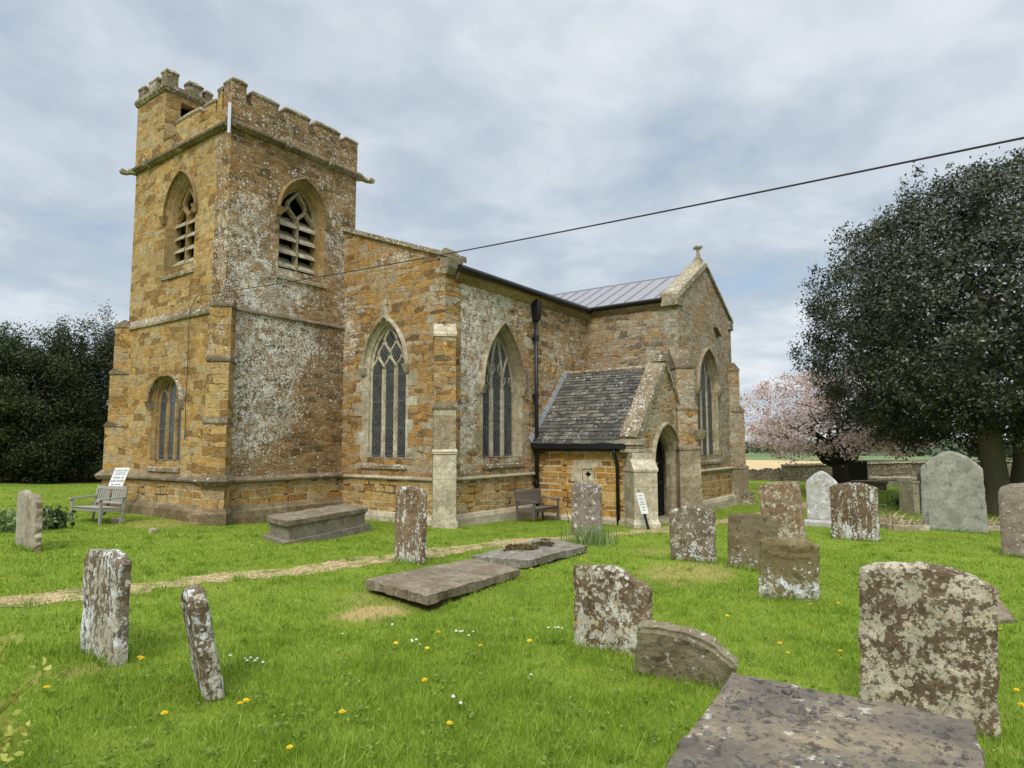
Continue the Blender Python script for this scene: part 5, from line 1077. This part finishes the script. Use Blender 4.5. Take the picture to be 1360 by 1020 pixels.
def board(o, U, upv, w, h, stake, rows, label, name='notice_board'):
    U = Vector(U).normalized(); V = Vector(upv).normalized(); Nn = U.cross(V).normalized(); o = Vector(o)
    root = empty(name, o, label, 'sign'); F = lambda u, v, d: tuple(o+U*u+V*v+Nn*d)
    k = MB(); k.fbox(F, -w/2, w/2, stake, stake+h, 0, .018); bd = k.build('board', M['white_board'], root, True)
    k = MB(); k.fbox(F, -.028, .028, -.05, stake+h*.9, -.045, -.002); k.build('stake', M['stake'], root, True)
    k = MB(); z = stake+h*.90
    for (hh, words, gap) in rows:
        tot = sum(words)+.05*(len(words)-1); x = -tot/2*w
        for wd_ in words:
            n = max(1, int(wd_*w/(hh*h*.75)))
            for i in range(n): k.fbox(F, x+(i+.08)*wd_*w/n, x+(i+.84)*wd_*w/n, z-hh*h, z-hh*h*(.0 if rnd.random() < .6 else .25), .018, .0195)
            x += (wd_+.05)*w
        z -= (hh+gap)*h
    k.build('lettering', M['ink'], bd)
ps = ray(160, 655)*(7.75/ray(160, 655).x)
board((7.46, ps.y+.20, float(gz(7.7, ps.y))), (.80, -.60, 0), (.30, -.10, 1.0), .33, .56, .68, [(.07, (.5, .3), .05), (.04, (.7,), .03), (.04, (.75,), .09), (.08, (.5, .2), .07), (.09, (.35, .5), .08), (.08, (.2, .4), .05)], 'white notice board leaning on the tower wall behind the silvery bench')
pb = pick(862, 700)*.955; pb.z = float(gz(pb.x, pb.y))
board((pb.x, pb.y, float(gz(pb.x, pb.y))), (.82, -.57, 0), (-.27, .14, 1.0), .21, .54, .42, [(.05, (.6,), .07), (.02, (.5,), .03), (.05, (.7,), .07), (.07, (.5,), .05), (.07, (.25, .45), .07), (.06, (.5,), .05), (.08, (.3,), .04)], 'narrow white notice on a dark stake tilted against the porch front')

# ------------------------------------------------------------------ overhead cable
a, b_ = Vector((8.36, 15.62, 3.62)), at(1900, 70, 3.2); k = MB(); k.tube([a.lerp(b_, t)+Vector((0, 0, -.42*t*(1-t))) for t in np.linspace(0, 1, 24)], .0085, 8)
setp(k.build('overhead_cable', M['wire'], smooth=True), 'dark cable strung from the tower across the sky to the right', 'cable')

# ------------------------------------------------------------------ far walls
def wall(px, d, y_top, jag, label, name='dry_stone_wall', cop=True, mat=None):
    pts = [at(x, 640, dd) for x, dd in zip(px, d)]; tops = [at(x, yt, dd).z for x, yt, dd in zip(px, y_top, d)]
    root = empty(name, (pts[0].x, pts[0].y, float(gz(pts[0].x, pts[0].y))), label, 'wall'); k = MB(); c = MB()
    n = 40; lx = [(pts[i].x, pts[i].y, tops[i]) for i in range(len(pts))]; fine = []
    for (p, q_) in zip(lx[:-1], lx[1:]):
        for i in range(n): t = i/n; fine.append(tuple(p[j]+(q_[j]-p[j])*t for j in range(3)))
    fine.append(lx[-1]); u = Vector(fine[-1])-Vector(fine[0]); u.z = 0; u.normalize(); v = Vector((-u.y, u.x, 0))*.2
    for p, q_ in zip(fine[:-1], fine[1:]):
        z = (p[2]+q_[2])/2+rnd.uniform(-jag, jag); g0 = min(float(gz(p[0], p[1])), float(gz(q_[0], q_[1])))-.4; p, q_ = Vector(p), Vector(q_)
        f4 = lambda zz, m_: [(*(p-v*m_).xy, zz), (*(q_-v*m_).xy, zz), (*(q_+v*m_).xy, zz), (*(p+v*m_).xy, zz)]
        k.hexa(f4(g0, 1), f4(z-(.09 if cop else 0), .95)); 
        if cop: c.hexa(f4(z-.088, 1.35), f4(z, 1.3))
    k.build('wall_body', mat or M['wall'], root, True, jitter=.03)
    if cop: c.build('coping', M['coping'], root, True, jitter=.02)
M['wall'] = stone_mat('grey field stone wall', [(.10, .085, .06), (.17, .14, .10), (.22, .19, .14), (.28, .24, .18)], (.08, .065, .045), .4, .13, .02, 1.6, .9, (.12, .1, .05), .5, .5, -.08, speck=.35)
wall([1040, 1110, 1200, 1300, 1420], [38, 38, 38, 38, 38], [617, 615, 613, 612, 611], .02, 'long dry stone boundary wall with flat coping beyond the cherry tree')
wall([960, 1000, 1046], [38.5, 38.5, 38.5], [627, 625, 623], .12, 'low crumbling end of the boundary wall beside the church', cop=False)
wall([-260, -60, 0, 64], [37, 36, 35, 35], [627, 627, 627, 628], .01, 'low pale wall in the shade under the dark trees', name='low_wall', mat=M['coping'])

# ------------------------------------------------------------------ trees
def clumps(n, ctr, rad, fill=.55, power=1.0, zcut=None):
    """points in and near the shell of an ellipsoid"""
    d = rng.normal(size=(n, 3)); d /= np.linalg.norm(d, axis=1)[:, None]; r_ = fill+(1-fill)*rng.uniform(0, 1, n)**power
    p = d*r_[:, None]*np.asarray(rad)+np.asarray(ctr)
    if zcut is not None: p = p[p[:, 2] > zcut]
    return p, d
def spread(cl, n, sig): 
    i = rng.integers(0, len(cl), n); return cl[i]+rng.normal(size=(n, 3))*sig, i
def limb(k, p0, p1, r0, r1, wob=.2, n=7):
    p0, p1 = Vector(p0), Vector(p1); L = (p1-p0).length; pts = []
    for i in range(n): t = i/(n-1); pts.append(p0.lerp(p1, t)+Vector((rnd.uniform(-1, 1), rnd.uniform(-1, 1), rnd.uniform(-.5, .5)))*wob*L*.12*math.sin(math.pi*t)+Vector((0, 0, L*.06*math.sin(math.pi*t))))
    k.tube(pts, [r0+(r1-r0)*i/(n-1) for i in range(n)], 8)
    return pts

# big holly on the right, two trunks
tb = pick(1328, 680); tb2 = pick(1362, 676); tb2 = tb2*((tb.dot(_fw)+.3)/tb2.dot(_fw)); tb2.z = float(gz(tb2.x, tb2.y))
root = empty('holly_tree', tb, 'huge dark evergreen holly with two trunks and a dense domed crown', 'tree')
k = MB()
for b_, s in ((tb, -1), (tb2, 1)):
    top = b_+Vector((.15*s, -.15*s, 2.6)); pts = [b_+Vector((0, 0, -.3)), b_+Vector((0, 0, .1)), b_+Vector((.03, .03, .8)), b_.lerp(top, .6), top, top+Vector((.2*s, -.3*s, 2.0)), top+Vector((.3*s, 0, 4.5))]
    k.tube(pts, [.62, .48, .38, .35, .34, .24, .10], 14)
cH = tb+_rt*1.3; cH.z = tb.z+6.0
for i in range(34):
    a = rnd.uniform(0, 6.28); e = rnd.uniform(-.25, .9); d = Vector((math.cos(a)*math.cos(e)*5.6, math.sin(a)*math.cos(e)*5.6, math.sin(e)*4.9)); limb(k, cH+Vector((-.6, 0, rnd.uniform(-3.2, .5))), cH+d, .10, .02, 1.2)
k.build('trunk', M['bark_green'], root, True, smooth=True)
cl, d = clumps(1500, (cH.x, cH.y, cH.z), (6.35, 6.5, 5.4), .60, .55)
drop = rng.uniform(0, 1, len(cl)); low = cl[:, 2] < cH.z-2.2; cl[low, 2] = np.maximum(cl[low, 2], cH.z-3.35+.28*rng.normal(size=low.sum()))
cl = cl*1.0; cl[:, 2] += .3*np.sin(cl[:, 0]*1.3+cl[:, 1]*.9); cl = cl[np.array([mnoise.noise(Vector(p)*.6) for p in cl]) > -.16]
sh = clumps(420, (cH.x, cH.y, cH.z), (6.4, 6.5, 5.45), .93, 1)[0]; sh *= 1.0; sh = sh[sh[:, 2] > cH.z-3.0]
sp = clumps(230, (cH.x, cH.y, cH.z), (6.5, 6.6, 5.6), .99, 1)[0]; sp *= 1.0; sp = sp[sp[:, 2] > cH.z-3.0]; spc = np.array([cH.x, cH.y, cH.z]); sp = spc+(sp-spc)*rng.uniform(.97, 1.10, len(sp))[:, None]
P2, _ = spread(sp, 9000, (.13, .13, .17)); cl = np.vstack([cl, sh])
P_, ii = spread(cl, 191000, (.25, .25, .18)); P_ = np.vstack([P_, P2]); core = clumps(20000, (cH.x, cH.y, cH.z), (5.4, 5.4, 4.3), .35, .5)[0]; core = core[core[:, 2] > cH.z-2.9]; P_ = np.vstack([P_, core]); out = (P_-np.array([cH.x, cH.y, cH.z])); out /= np.linalg.norm(out, axis=1)[:, None]
o = leaf_cloud('crown', P_-np.array(tb), np.concatenate([np.full(200000, .125), np.full(len(P_)-200000, .24)]), .48, M['holly'], root, out+np.array([0, 0, .6]), .7)
# flowering cherry beyond
cb = at(1117, 652, 30.5); cb.z = float(gz(cb.x, cb.y)); root = empty('cherry_tree', cb, 'pink blossoming cherry tree with a low forked trunk before the boundary wall', 'tree')
k = MB(); fork = cb+Vector((0, 0, 1.25)); k.tube([cb+Vector((0, 0, -.3)), cb+Vector((0, 0, .1)), cb+Vector((.03, 0, .7)), fork], [.50, .40, .34, .33], 12); tips = []
right = _rt.copy(); right.z = 0; right.normalize(); fwd = Vector((-right.y, right.x, 0))
for i in range(15):
    a = -1.25+2.5*i/14+rnd.uniform(-.1, .1); L = rnd.uniform(2.6, 4.3); dirv = right*math.sin(a)*1.15+fwd*rnd.uniform(-.8, .8)+Vector((0, 0, .30+.75*math.cos(a)*rnd.uniform(.6, 1.1)))
    e = fork+dirv.normalized()*L; pts = limb(k, fork+Vector((0, 0, -.15)), e, .15 if i % 3 == 0 else .10, .03, 1.3); tips += [pts[3], pts[4], pts[5], e]
    for j in range(4):
        q2 = pts[rnd.choice((3, 4, 5))]; e2 = q2+Vector((rnd.gauss(0, .9), rnd.gauss(0, .9), rnd.uniform(-.2, 1.1))); limb(k, q2, e2, .035, .010, 1.0, 5); tips.append(e2)
k.build('trunk', M['bark'], root, True, smooth=True)
cc = cb+Vector((0, 0, 3.35))-right*.1
sh, _ = clumps(380, (cc.x, cc.y, cc.z), (5.1, 4.6, 2.5), .55, .7); T = np.array([tuple(t) for t in tips]); sh = np.vstack([sh, np.repeat(T, 2, 0)+rng.normal(size=(len(T)*2, 3))*.4]); sh = sh[sh[:, 2] > cb.z+1.0+.9*(np.hypot(sh[:, 0]-cb.x, sh[:, 1]-cb.y) < 2.4)]
sh = sh[np.array([mnoise.noise(Vector(p)*.85) for p in sh]) > -.08]
P_, ii = spread(sh, 24000, (.22, .22, .16)); leaf_cloud('crown', P_-np.array(cb), .115, .8, M['blossom'], root)
# dark trees on the left
def conifer(px, d, py_base, py_top, rad, mat, label, n, kind='yew', size=.15):
    b_ = at(px, py_base, d); b_.z = float(gz(b_.x, b_.y)); H = at(px, py_top, d).z-b_.z
    root = empty('yew_tree' if kind == 'yew' else 'conifer_tree', b_, label, 'tree'); k = MB(); k.tube([b_+Vector((0, 0, -.3)), b_+Vector((0, 0, H*.4)), b_+Vector((0, 0, H*.9))], [.4, .28, .05], 10)
    for i in range(16): a = rnd.uniform(0, 6.28); z = rnd.uniform(.12, .75); limb(k, b_+Vector((0, 0, H*z)), b_+Vector((math.cos(a)*rad*.8, math.sin(a)*rad*.8, H*(z+.12))), .09, .015, 1)
    k.build('trunk', M['bark'], root, True, smooth=True)
    if kind == 'yew':
        cl, _ = clumps(420, (0, 0, H*.52), (rad, rad, H*.48), .45, .6); cl *= (1+.16*np.array([mnoise.noise(Vector(p)*.55+b_) for p in cl]))[:, None]; cl[:, 2] = np.maximum(cl[:, 2], .25+rng.uniform(0, .6, len(cl)))
        low, _ = clumps(160, (0, 0, H*.25), (rad*.95, rad*.95, H*.26), .5, .6); cl = np.vstack([cl, low]); P_, ii = spread(cl, n, (.34, .34, .20))
        P_[:, 2] -= .25*rng.uniform(0, 1, n)**2
    else:
        cl = []
        for q in range(34):
            z0 = rng.uniform(.05, .82)*H; a = rng.uniform(0, 6.283); reach = rad*(1.05-.55*z0/H)*rng.uniform(.6, 1.1); rise = rng.uniform(.5, 1.5)*(.5+z0/H)
            for t in np.linspace(.15, 1, 11): cl.append((math.cos(a)*reach*t**.8, math.sin(a)*reach*t**.8, z0+rise*t*t*1.3))
        for q in range(5):
            a = rng.uniform(0, 6.283); r_ = rad*rng.uniform(.0, .6)
            for t in np.linspace(.55, rng.uniform(.9, 1.0), 12): cl.append((math.cos(a)*r_, math.sin(a)*r_, t*H))
        cl = np.array(cl); P_, ii = spread(cl, n, (.17, .17, .20)); P_[:, 2] -= .3*rng.uniform(0, 1, n)**2
    P_[:, 2] = np.maximum(P_[:, 2], .05)
    leaf_cloud('crown', P_, size, .38, mat, root)
conifer(-70, 30, 640, 424, 3.6, M['yew'], 'broad dark yew at the far left edge', 60000)
conifer(28, 31, 638, 430, 3.1, M['yew'], 'broad dark yew tree, leftmost whole tree behind the thin twin headstones', 75000)
conifer(98, 32, 638, 420, 2.2, M['ivy'], 'ragged grey green conifer with feathery tops between the yew and the tower', 27000, 'con', .14)
conifer(146, 33, 638, 424, 2.3, M['ivy'], 'feathery dark conifer closest to the tower', 27000, 'con', .13)
conifer(70, 35, 636, 500, 3.0, M['yew'], 'yew tree standing in the shade behind the feathery conifer', 16000)
conifer(150, 36, 636, 530, 3.0, M['yew'], 'low dark yew right behind the tower corner', 36000)
# distant woods and hedges (one far mass), and single field trees
pts = []
for i in range(46):
    az = YAW+rng.uniform(-.62, .80); d = rng.uniform(420, 1500); x, y = math.sin(az)*d, math.cos(az)*d; z = float(gz(x, y, False)); L = rng.uniform(30, 110); hh = rng.uniform(5, 9)
    q_ = rng.normal(size=(420, 3))*(L*.25, L, 0); q_[:, 2] = rng.uniform(0, hh, 420); pts.append(q_+np.array([x, y, z]))
pts = np.vstack(pts); o = leaf_cloud('far_woods', pts, 6.5, .9, M['ivy']); setp(o, 'distant hedges and woods beyond the fields', 'woodland', kind='stuff')
for px, d, H, lb in ((1300, 240, 7.5, 'lone round tree in the far field right of the large grey headstone'), (1055, 330, 8, 'far field tree seen under the cherry blossom')):
    b_ = at(px, 600, d); b_.z = float(gz(b_.x, b_.y, False)); root = empty('field_tree', b_, lb, 'tree'); k = MB(); k.tube([(0, 0, -.5), (0, 0, H*.6)], [.4, .15], 6); k.build('trunk', M['bark'], root)
    cl, _ = clumps(60, (0, 0, H*.6), (H*.42, H*.42, H*.42), .4); P_, _ = spread(cl, 1500, .6); leaf_cloud('crown', P_, .8, .7, M['ivy'], root)

# ------------------------------------------------------------------ low plants and flowers
def blades(pts, h, w, lean, name, mat, parent=None):
    n = len(pts); h = np.broadcast_to(h, (n,)); w = np.broadcast_to(w, (n,)); a = rng.uniform(0, 6.283, n); b2 = rng.uniform(0, 6.283, n); l_ = np.abs(rng.normal(0, 1, n))*lean*h
    u = np.stack([np.cos(a), np.sin(a), np.zeros(n)], 1)*w[:, None]*.5; dl = np.stack([np.cos(b2)*l_, np.sin(b2)*l_, np.zeros(n)], 1); up_ = np.zeros((n, 3)); up_[:, 2] = h
    v = np.stack([pts-u, pts+u, pts+u*.8+up_*.55+dl*.35, pts-u*.8+up_*.55+dl*.35, pts+up_+dl+u*.08, pts+up_+dl-u*.08], 1).reshape(-1, 3)
    b_ = np.arange(n)[:, None]*6; f = np.concatenate([b_+np.array([[0, 1, 2, 3]]), b_+np.array([[3, 2, 4, 5]])], 1).reshape(-1, 4)
    return np_mesh(name, v, f, mat, parent, np.repeat(rng.uniform(0, 1, n), 2))
b_ = pick(782, 722); q_ = np.column_stack([b_.x+rng.normal(0, .20, 170), b_.y+rng.normal(-.05, .24, 170)]); q_ = np.column_stack([q_, gz(q_[:, 0], q_[:, 1])])
o = blades(q_, rng.uniform(.22, .46, 170), .022, .55, 'daffodil_clump', M['strap']); setp(o, 'clump of daffodil leaves at the foot of the grey brown rounded headstone', 'plant')
b_ = pick(830, 690); b_.x += .0; q_ = np.column_stack([15.3+rng.normal(0, .12, 70), 8.6+rng.normal(0, .22, 70)]); q_ = np.column_stack([q_, gz(q_[:, 0], q_[:, 1])])
o = blades(q_, rng.uniform(.25, .5, 70), .025, .5, 'iris_clump', M['strap']); setp(o, 'leafy clump growing against the porch wall', 'plant')
for px, py, r_, lb in ((8, 712, .42, 'low leafy clump left of the thin twin headstones'), (50, 709, .28, 'small leafy clump just right of the thin twin headstones')):
    b_ = pick(px, py); b_ = b_+Vector((.5, .9, 0)); q_ = rng.normal(size=(1600, 3))*(r_*.5, r_*.5, .10)+np.array([b_.x, b_.y, float(gz(b_.x, b_.y))+.16]); o = leaf_cloud('low_plant', q_, .10, .5, M['yew'] if px > 20 else M['strap']); setp(o, lb, 'plant')
# yellow green shoots reaching into the lower left corner
base = at(-150, 1150, 2.5); root = empty('shrub', base, 'yellow green leafy shoots of a shrub in the lower left corner', 'shrub'); k = MB(); LP = []
for (tx_, ty_, dd, dens) in ((52, 892, 2.75, 1), (46, 905, 2.75, .5), (10, 852, 2.7, 1.2), (14, 962, 2.5, 2.2), (26, 975, 2.5, 1.6), (24, 1000, 2.4, .8), (-30, 900, 2.6, 2)):
    e = at(tx_, ty_, dd); c_ = base.lerp(e, .55)+Vector((0, 0, .12)); pts = [base.lerp(c_, t).lerp(c_.lerp(e, t), t) for t in np.linspace(0, 1, 9)]; k.tube(pts, [.007-.0005*i for i in range(9)], 6)
    for p in pts[4:]:
        for j in range(int(7*dens)): LP.append(tuple(p+Vector((rnd.gauss(0, .028), rnd.gauss(0, .028), rnd.gauss(0, .02)))))
k.build('stems', M['weed'], root, True); leaf_cloud('leaves', np.array(LP)-np.array(base), .040, .55, M['weed'], root, oval=True)

def flower(px, py, kind, proto):
    b_ = pick(px, py); o = proto.copy(); COL.objects.link(o); o.location = (b_.x, b_.y, float(gz(b_.x, b_.y))); s = rnd.uniform(.8, 1.15); o.scale = (s, s, s*rnd.uniform(.8, 1.2)); o.rotation_euler = (rnd.uniform(-.2, .2), rnd.uniform(-.2, .2), rnd.uniform(0, 6))
    for ch in proto.children: c = ch.copy(); COL.objects.link(c); c.parent = o
    return o
def proto_flower(kind):
    dnd = kind == 'dandelion'; h, r_ = (.075, .021) if dnd else (.055, .012)
    k = MB(); k.tube([(0, 0, -.02), (.004, 0, h*.5), (0, 0, h)], .0022, 5); o = k.build(kind, M['stalk'])
    k = MB()
    for ring, (rr, zz) in enumerate(((r_, .0), (r_*.75, .004), (r_*.45, .008))):
        for i in range(12): a = i*.5236+ring*.26; k.hexa([(rr*math.cos(a+s_)*f, rr*math.sin(a+s_)*f, h+zz+(.0 if f < .5 else .003)) for f, s_ in ((.1, -.2), (1, -.2), (1, .2), (.1, .2))], [(rr*math.cos(a+s_)*f, rr*math.sin(a+s_)*f, h+zz+(.003 if f < .5 else .005)) for f, s_ in ((.1, -.2), (1, -.2), (1, .2), (.1, .2))])
    k.build('petals', M['petal_yellow'] if dnd else M['petal_white'], o)
    if not dnd: k = MB(); k.tube([(0, 0, h), (0, 0, h+.010)], [.005, .003], 8); k.build('flower_eye', M['petal_yellow'], o)
    return o
DN = [(218, 967), (184, 889), (192, 890), (385, 1009), (639, 869), (567, 919), (596, 974), (525, 864), (582, 855), (1038, 867), (1046, 876), (1118, 875), (1352, 930), (1356, 957), (1077, 812), (1112, 812), (772, 748), (705, 762), (325, 945), (318, 946), (1124, 716), (1330, 845), (567, 870), (705, 863), (1010, 800), (965, 830), (455, 965), (60, 925), (1222, 716), (1090, 690)]
DS = [(325, 884), (329, 886), (334, 884), (338, 888), (343, 886), (347, 889), (612, 846), (616, 848), (606, 848), (622, 850), (628, 846), (548, 862), (552, 860), (556, 863), (545, 858), (730, 842), (736, 841), (742, 843), (748, 842), (600, 938), (610, 945), (305, 884), (78, 700), (113, 707), (131, 708), (140, 707), (150, 705), (168, 709), (100, 741), (155, 729), (60, 660), (18, 667), (1085, 720), (1092, 722), (1115, 722), (1285, 722), (1280, 724), (1325, 733), (1245, 730), (1222, 721), (1218, 714), (345, 723), (335, 728), (215, 690), (240, 715), (590, 700), (478, 712), (520, 838), (455, 850), (705, 905)]
pd_ = proto_flower('dandelion'); pdz = proto_flower('daisy'); first = {}
for lst, pr, kind in ((DN, pd_, 'dandelion'), (DS, pdz, 'daisy')):
    for j, (px, py) in enumerate(lst):
        o = flower(px, py, kind, pr)
        setp(o, 'yellow dandelion flower on a short stalk in the mown grass' if kind == 'dandelion' else 'tiny white daisy flower in the mown grass', 'flower', 'dandelions in the grass' if kind == 'dandelion' else 'daisies in the grass')
    for ch in list(pr.children): bpy.data.objects.remove(ch)
    bpy.data.objects.remove(pr)

# ------------------------------------------------------------------ grass
def grass():
    n = 640000; d = 1.6*np.exp(rng.uniform(0, math.log(44/1.6), n)); az = YAW+rng.uniform(-.84, .84, n)
    near = rng.uniform(0, 1, n) < .05; az[near] = rng.uniform(0, 6.283, near.sum()); d[near] = 1+rng.uniform(0, 3, near.sum())
    x, y = np.sin(az)*d, np.cos(az)*d; ok = np.ones(n, bool)
    for (x0, x1, y0, y1) in ((8.0, 12.6, 14.2, 20), (11.7, 31, 10.45, 25), (15.7, 19.5, 7.25, 11), (19.0, 24.5, 7.3, 11), (48, 99, -99, 99)): ok &= ~((x > x0) & (x < x1) & (y > y0) & (y < y1))
    def inquad(c):
        m_ = np.ones(n, bool); L = len(c); ar = sum(c[i].x*c[(i+1) % L].y-c[(i+1) % L].x*c[i].y for i in range(L)); sg = 1 if ar > 0 else -1
        for i in range(L): p, q_ = c[i], c[(i+1) % L]; m_ &= sg*((q_.x-p.x)*(y-p.y)-(q_.y-p.y)*(x-p.x)) > 0
        return m_
    for c in (c1, c2, cA, ct): ok &= ~inquad(c)
    pd = np.full(n, 9.0)
    for a, b_ in zip(PATH[:-1], PATH[1:]):
        a, b_ = np.array(a), np.array(b_); e = b_-a; t = np.clip(((x-a[0])*e[0]+(y-a[1])*e[1])/(e@e), 0, 1); pd = np.minimum(pd, np.hypot(x-a[0]-e[0]*t, y-a[1]-e[1]*t))
    ok &= (pd > .31+.13*rng.normal(size=n)) | (rng.uniform(0, 1, n) < .22)
    tuft = .5+.5*np.sin(2.1*x+1.3*y+np.sin(1.7*y-.6*x)*2)*np.sin(1.9*y-1.1*x+np.sin(2.3*x)*1.5); tuft = .6*tuft+.4*(.5+.5*np.sin(5.3*x-2*y)*np.sin(4.7*y+3.1*x))
    for (cx_, cy_, rx, ry, st) in DRY:
        q_ = np.hypot((x-cx_)/rx, (y-cy_)/ry); ok &= ~((q_ < .95) & (rng.uniform(0, 1, n) < st*.93*np.clip(1.5-q_*1.2, 0, 1)))
    x, y, d, tuft = x[ok], y[ok], d[ok], tuft[ok]
    m_ = 1500; td = 1.8*np.exp(rng.uniform(0, math.log(16/1.8), m_)); ta = YAW+rng.uniform(-.8, .8, m_); pick_ = rng.integers(0, len(x), m_); tx_, ty_ = x[pick_], y[pick_]; td = d[pick_]; keep = td < 16; tx_, ty_ = tx_[keep], ty_[keep]
    kx = np.repeat(tx_, 34)+rng.normal(0, .045, len(tx_)*34); ky = np.repeat(ty_, 34)+rng.normal(0, .045, len(tx_)*34)
    x = np.concatenate([x, kx]); y = np.concatenate([y, ky]); d = np.concatenate([d, np.repeat(td[keep], 34)]); tuft = np.concatenate([tuft, 1.0+rng.uniform(0, 1.0, len(kx))])
    ex, ey = [], []
    for (sx, sy, w_, th_, ya) in STONES:
        k_ = int(90+150*w_); u = rng.uniform(-.55, .55, k_)*w_; v = rng.choice([-1, 1], k_)*(th_*.5+.012+np.abs(rng.normal(0, .025, k_)))
        ex.append(sx+np.cos(ya)*v-np.sin(ya)*u); ey.append(sy+np.sin(ya)*v+np.cos(ya)*u)
    ex, ey = np.concatenate(ex), np.concatenate(ey); x = np.concatenate([x, ex]); y = np.concatenate([y, ey]); d = np.concatenate([d, np.hypot(ex, ey)]); tuft = np.concatenate([tuft, 1.4+rng.uniform(0, 1.2, len(ex))])
    n = len(x); z = gz(x, y)-.005
    h = (.022+.040*tuft*rng.uniform(.5, 1.4, n))*np.clip(1.10-.018*d, .55, 1.1); long = rng.uniform(0, 1, n) < .015; h[long] *= 1.8
    w_ = np.maximum(.0042, .00082*d)*rng.uniform(.7, 1.3, n)
    q_ = (d < 11) & (rng.uniform(0, 1, n) < .0035); wx = np.repeat(x[q_], 6)+rng.normal(0, .028, q_.sum()*6); wy = np.repeat(y[q_], 6)+rng.normal(0, .028, q_.sum()*6)
    wd = leaf_cloud('clover', np.column_stack([wx, wy, gz(wx, wy)+.022+rng.uniform(0, .022, len(wx))]), .026, .8, M['clover'], None, np.tile([[0, 0, 1.0]], (len(wx), 1)), 2.5, True); setp(wd, 'clover and broad leaved weeds scattered through the lawn', 'weeds', kind='stuff')
    o = blades(np.column_stack([x, y, z]), h, w_, .75, 'grass', M['grass']); setp(o, 'short green mown grass of the churchyard', 'grass', kind='stuff')
grass()
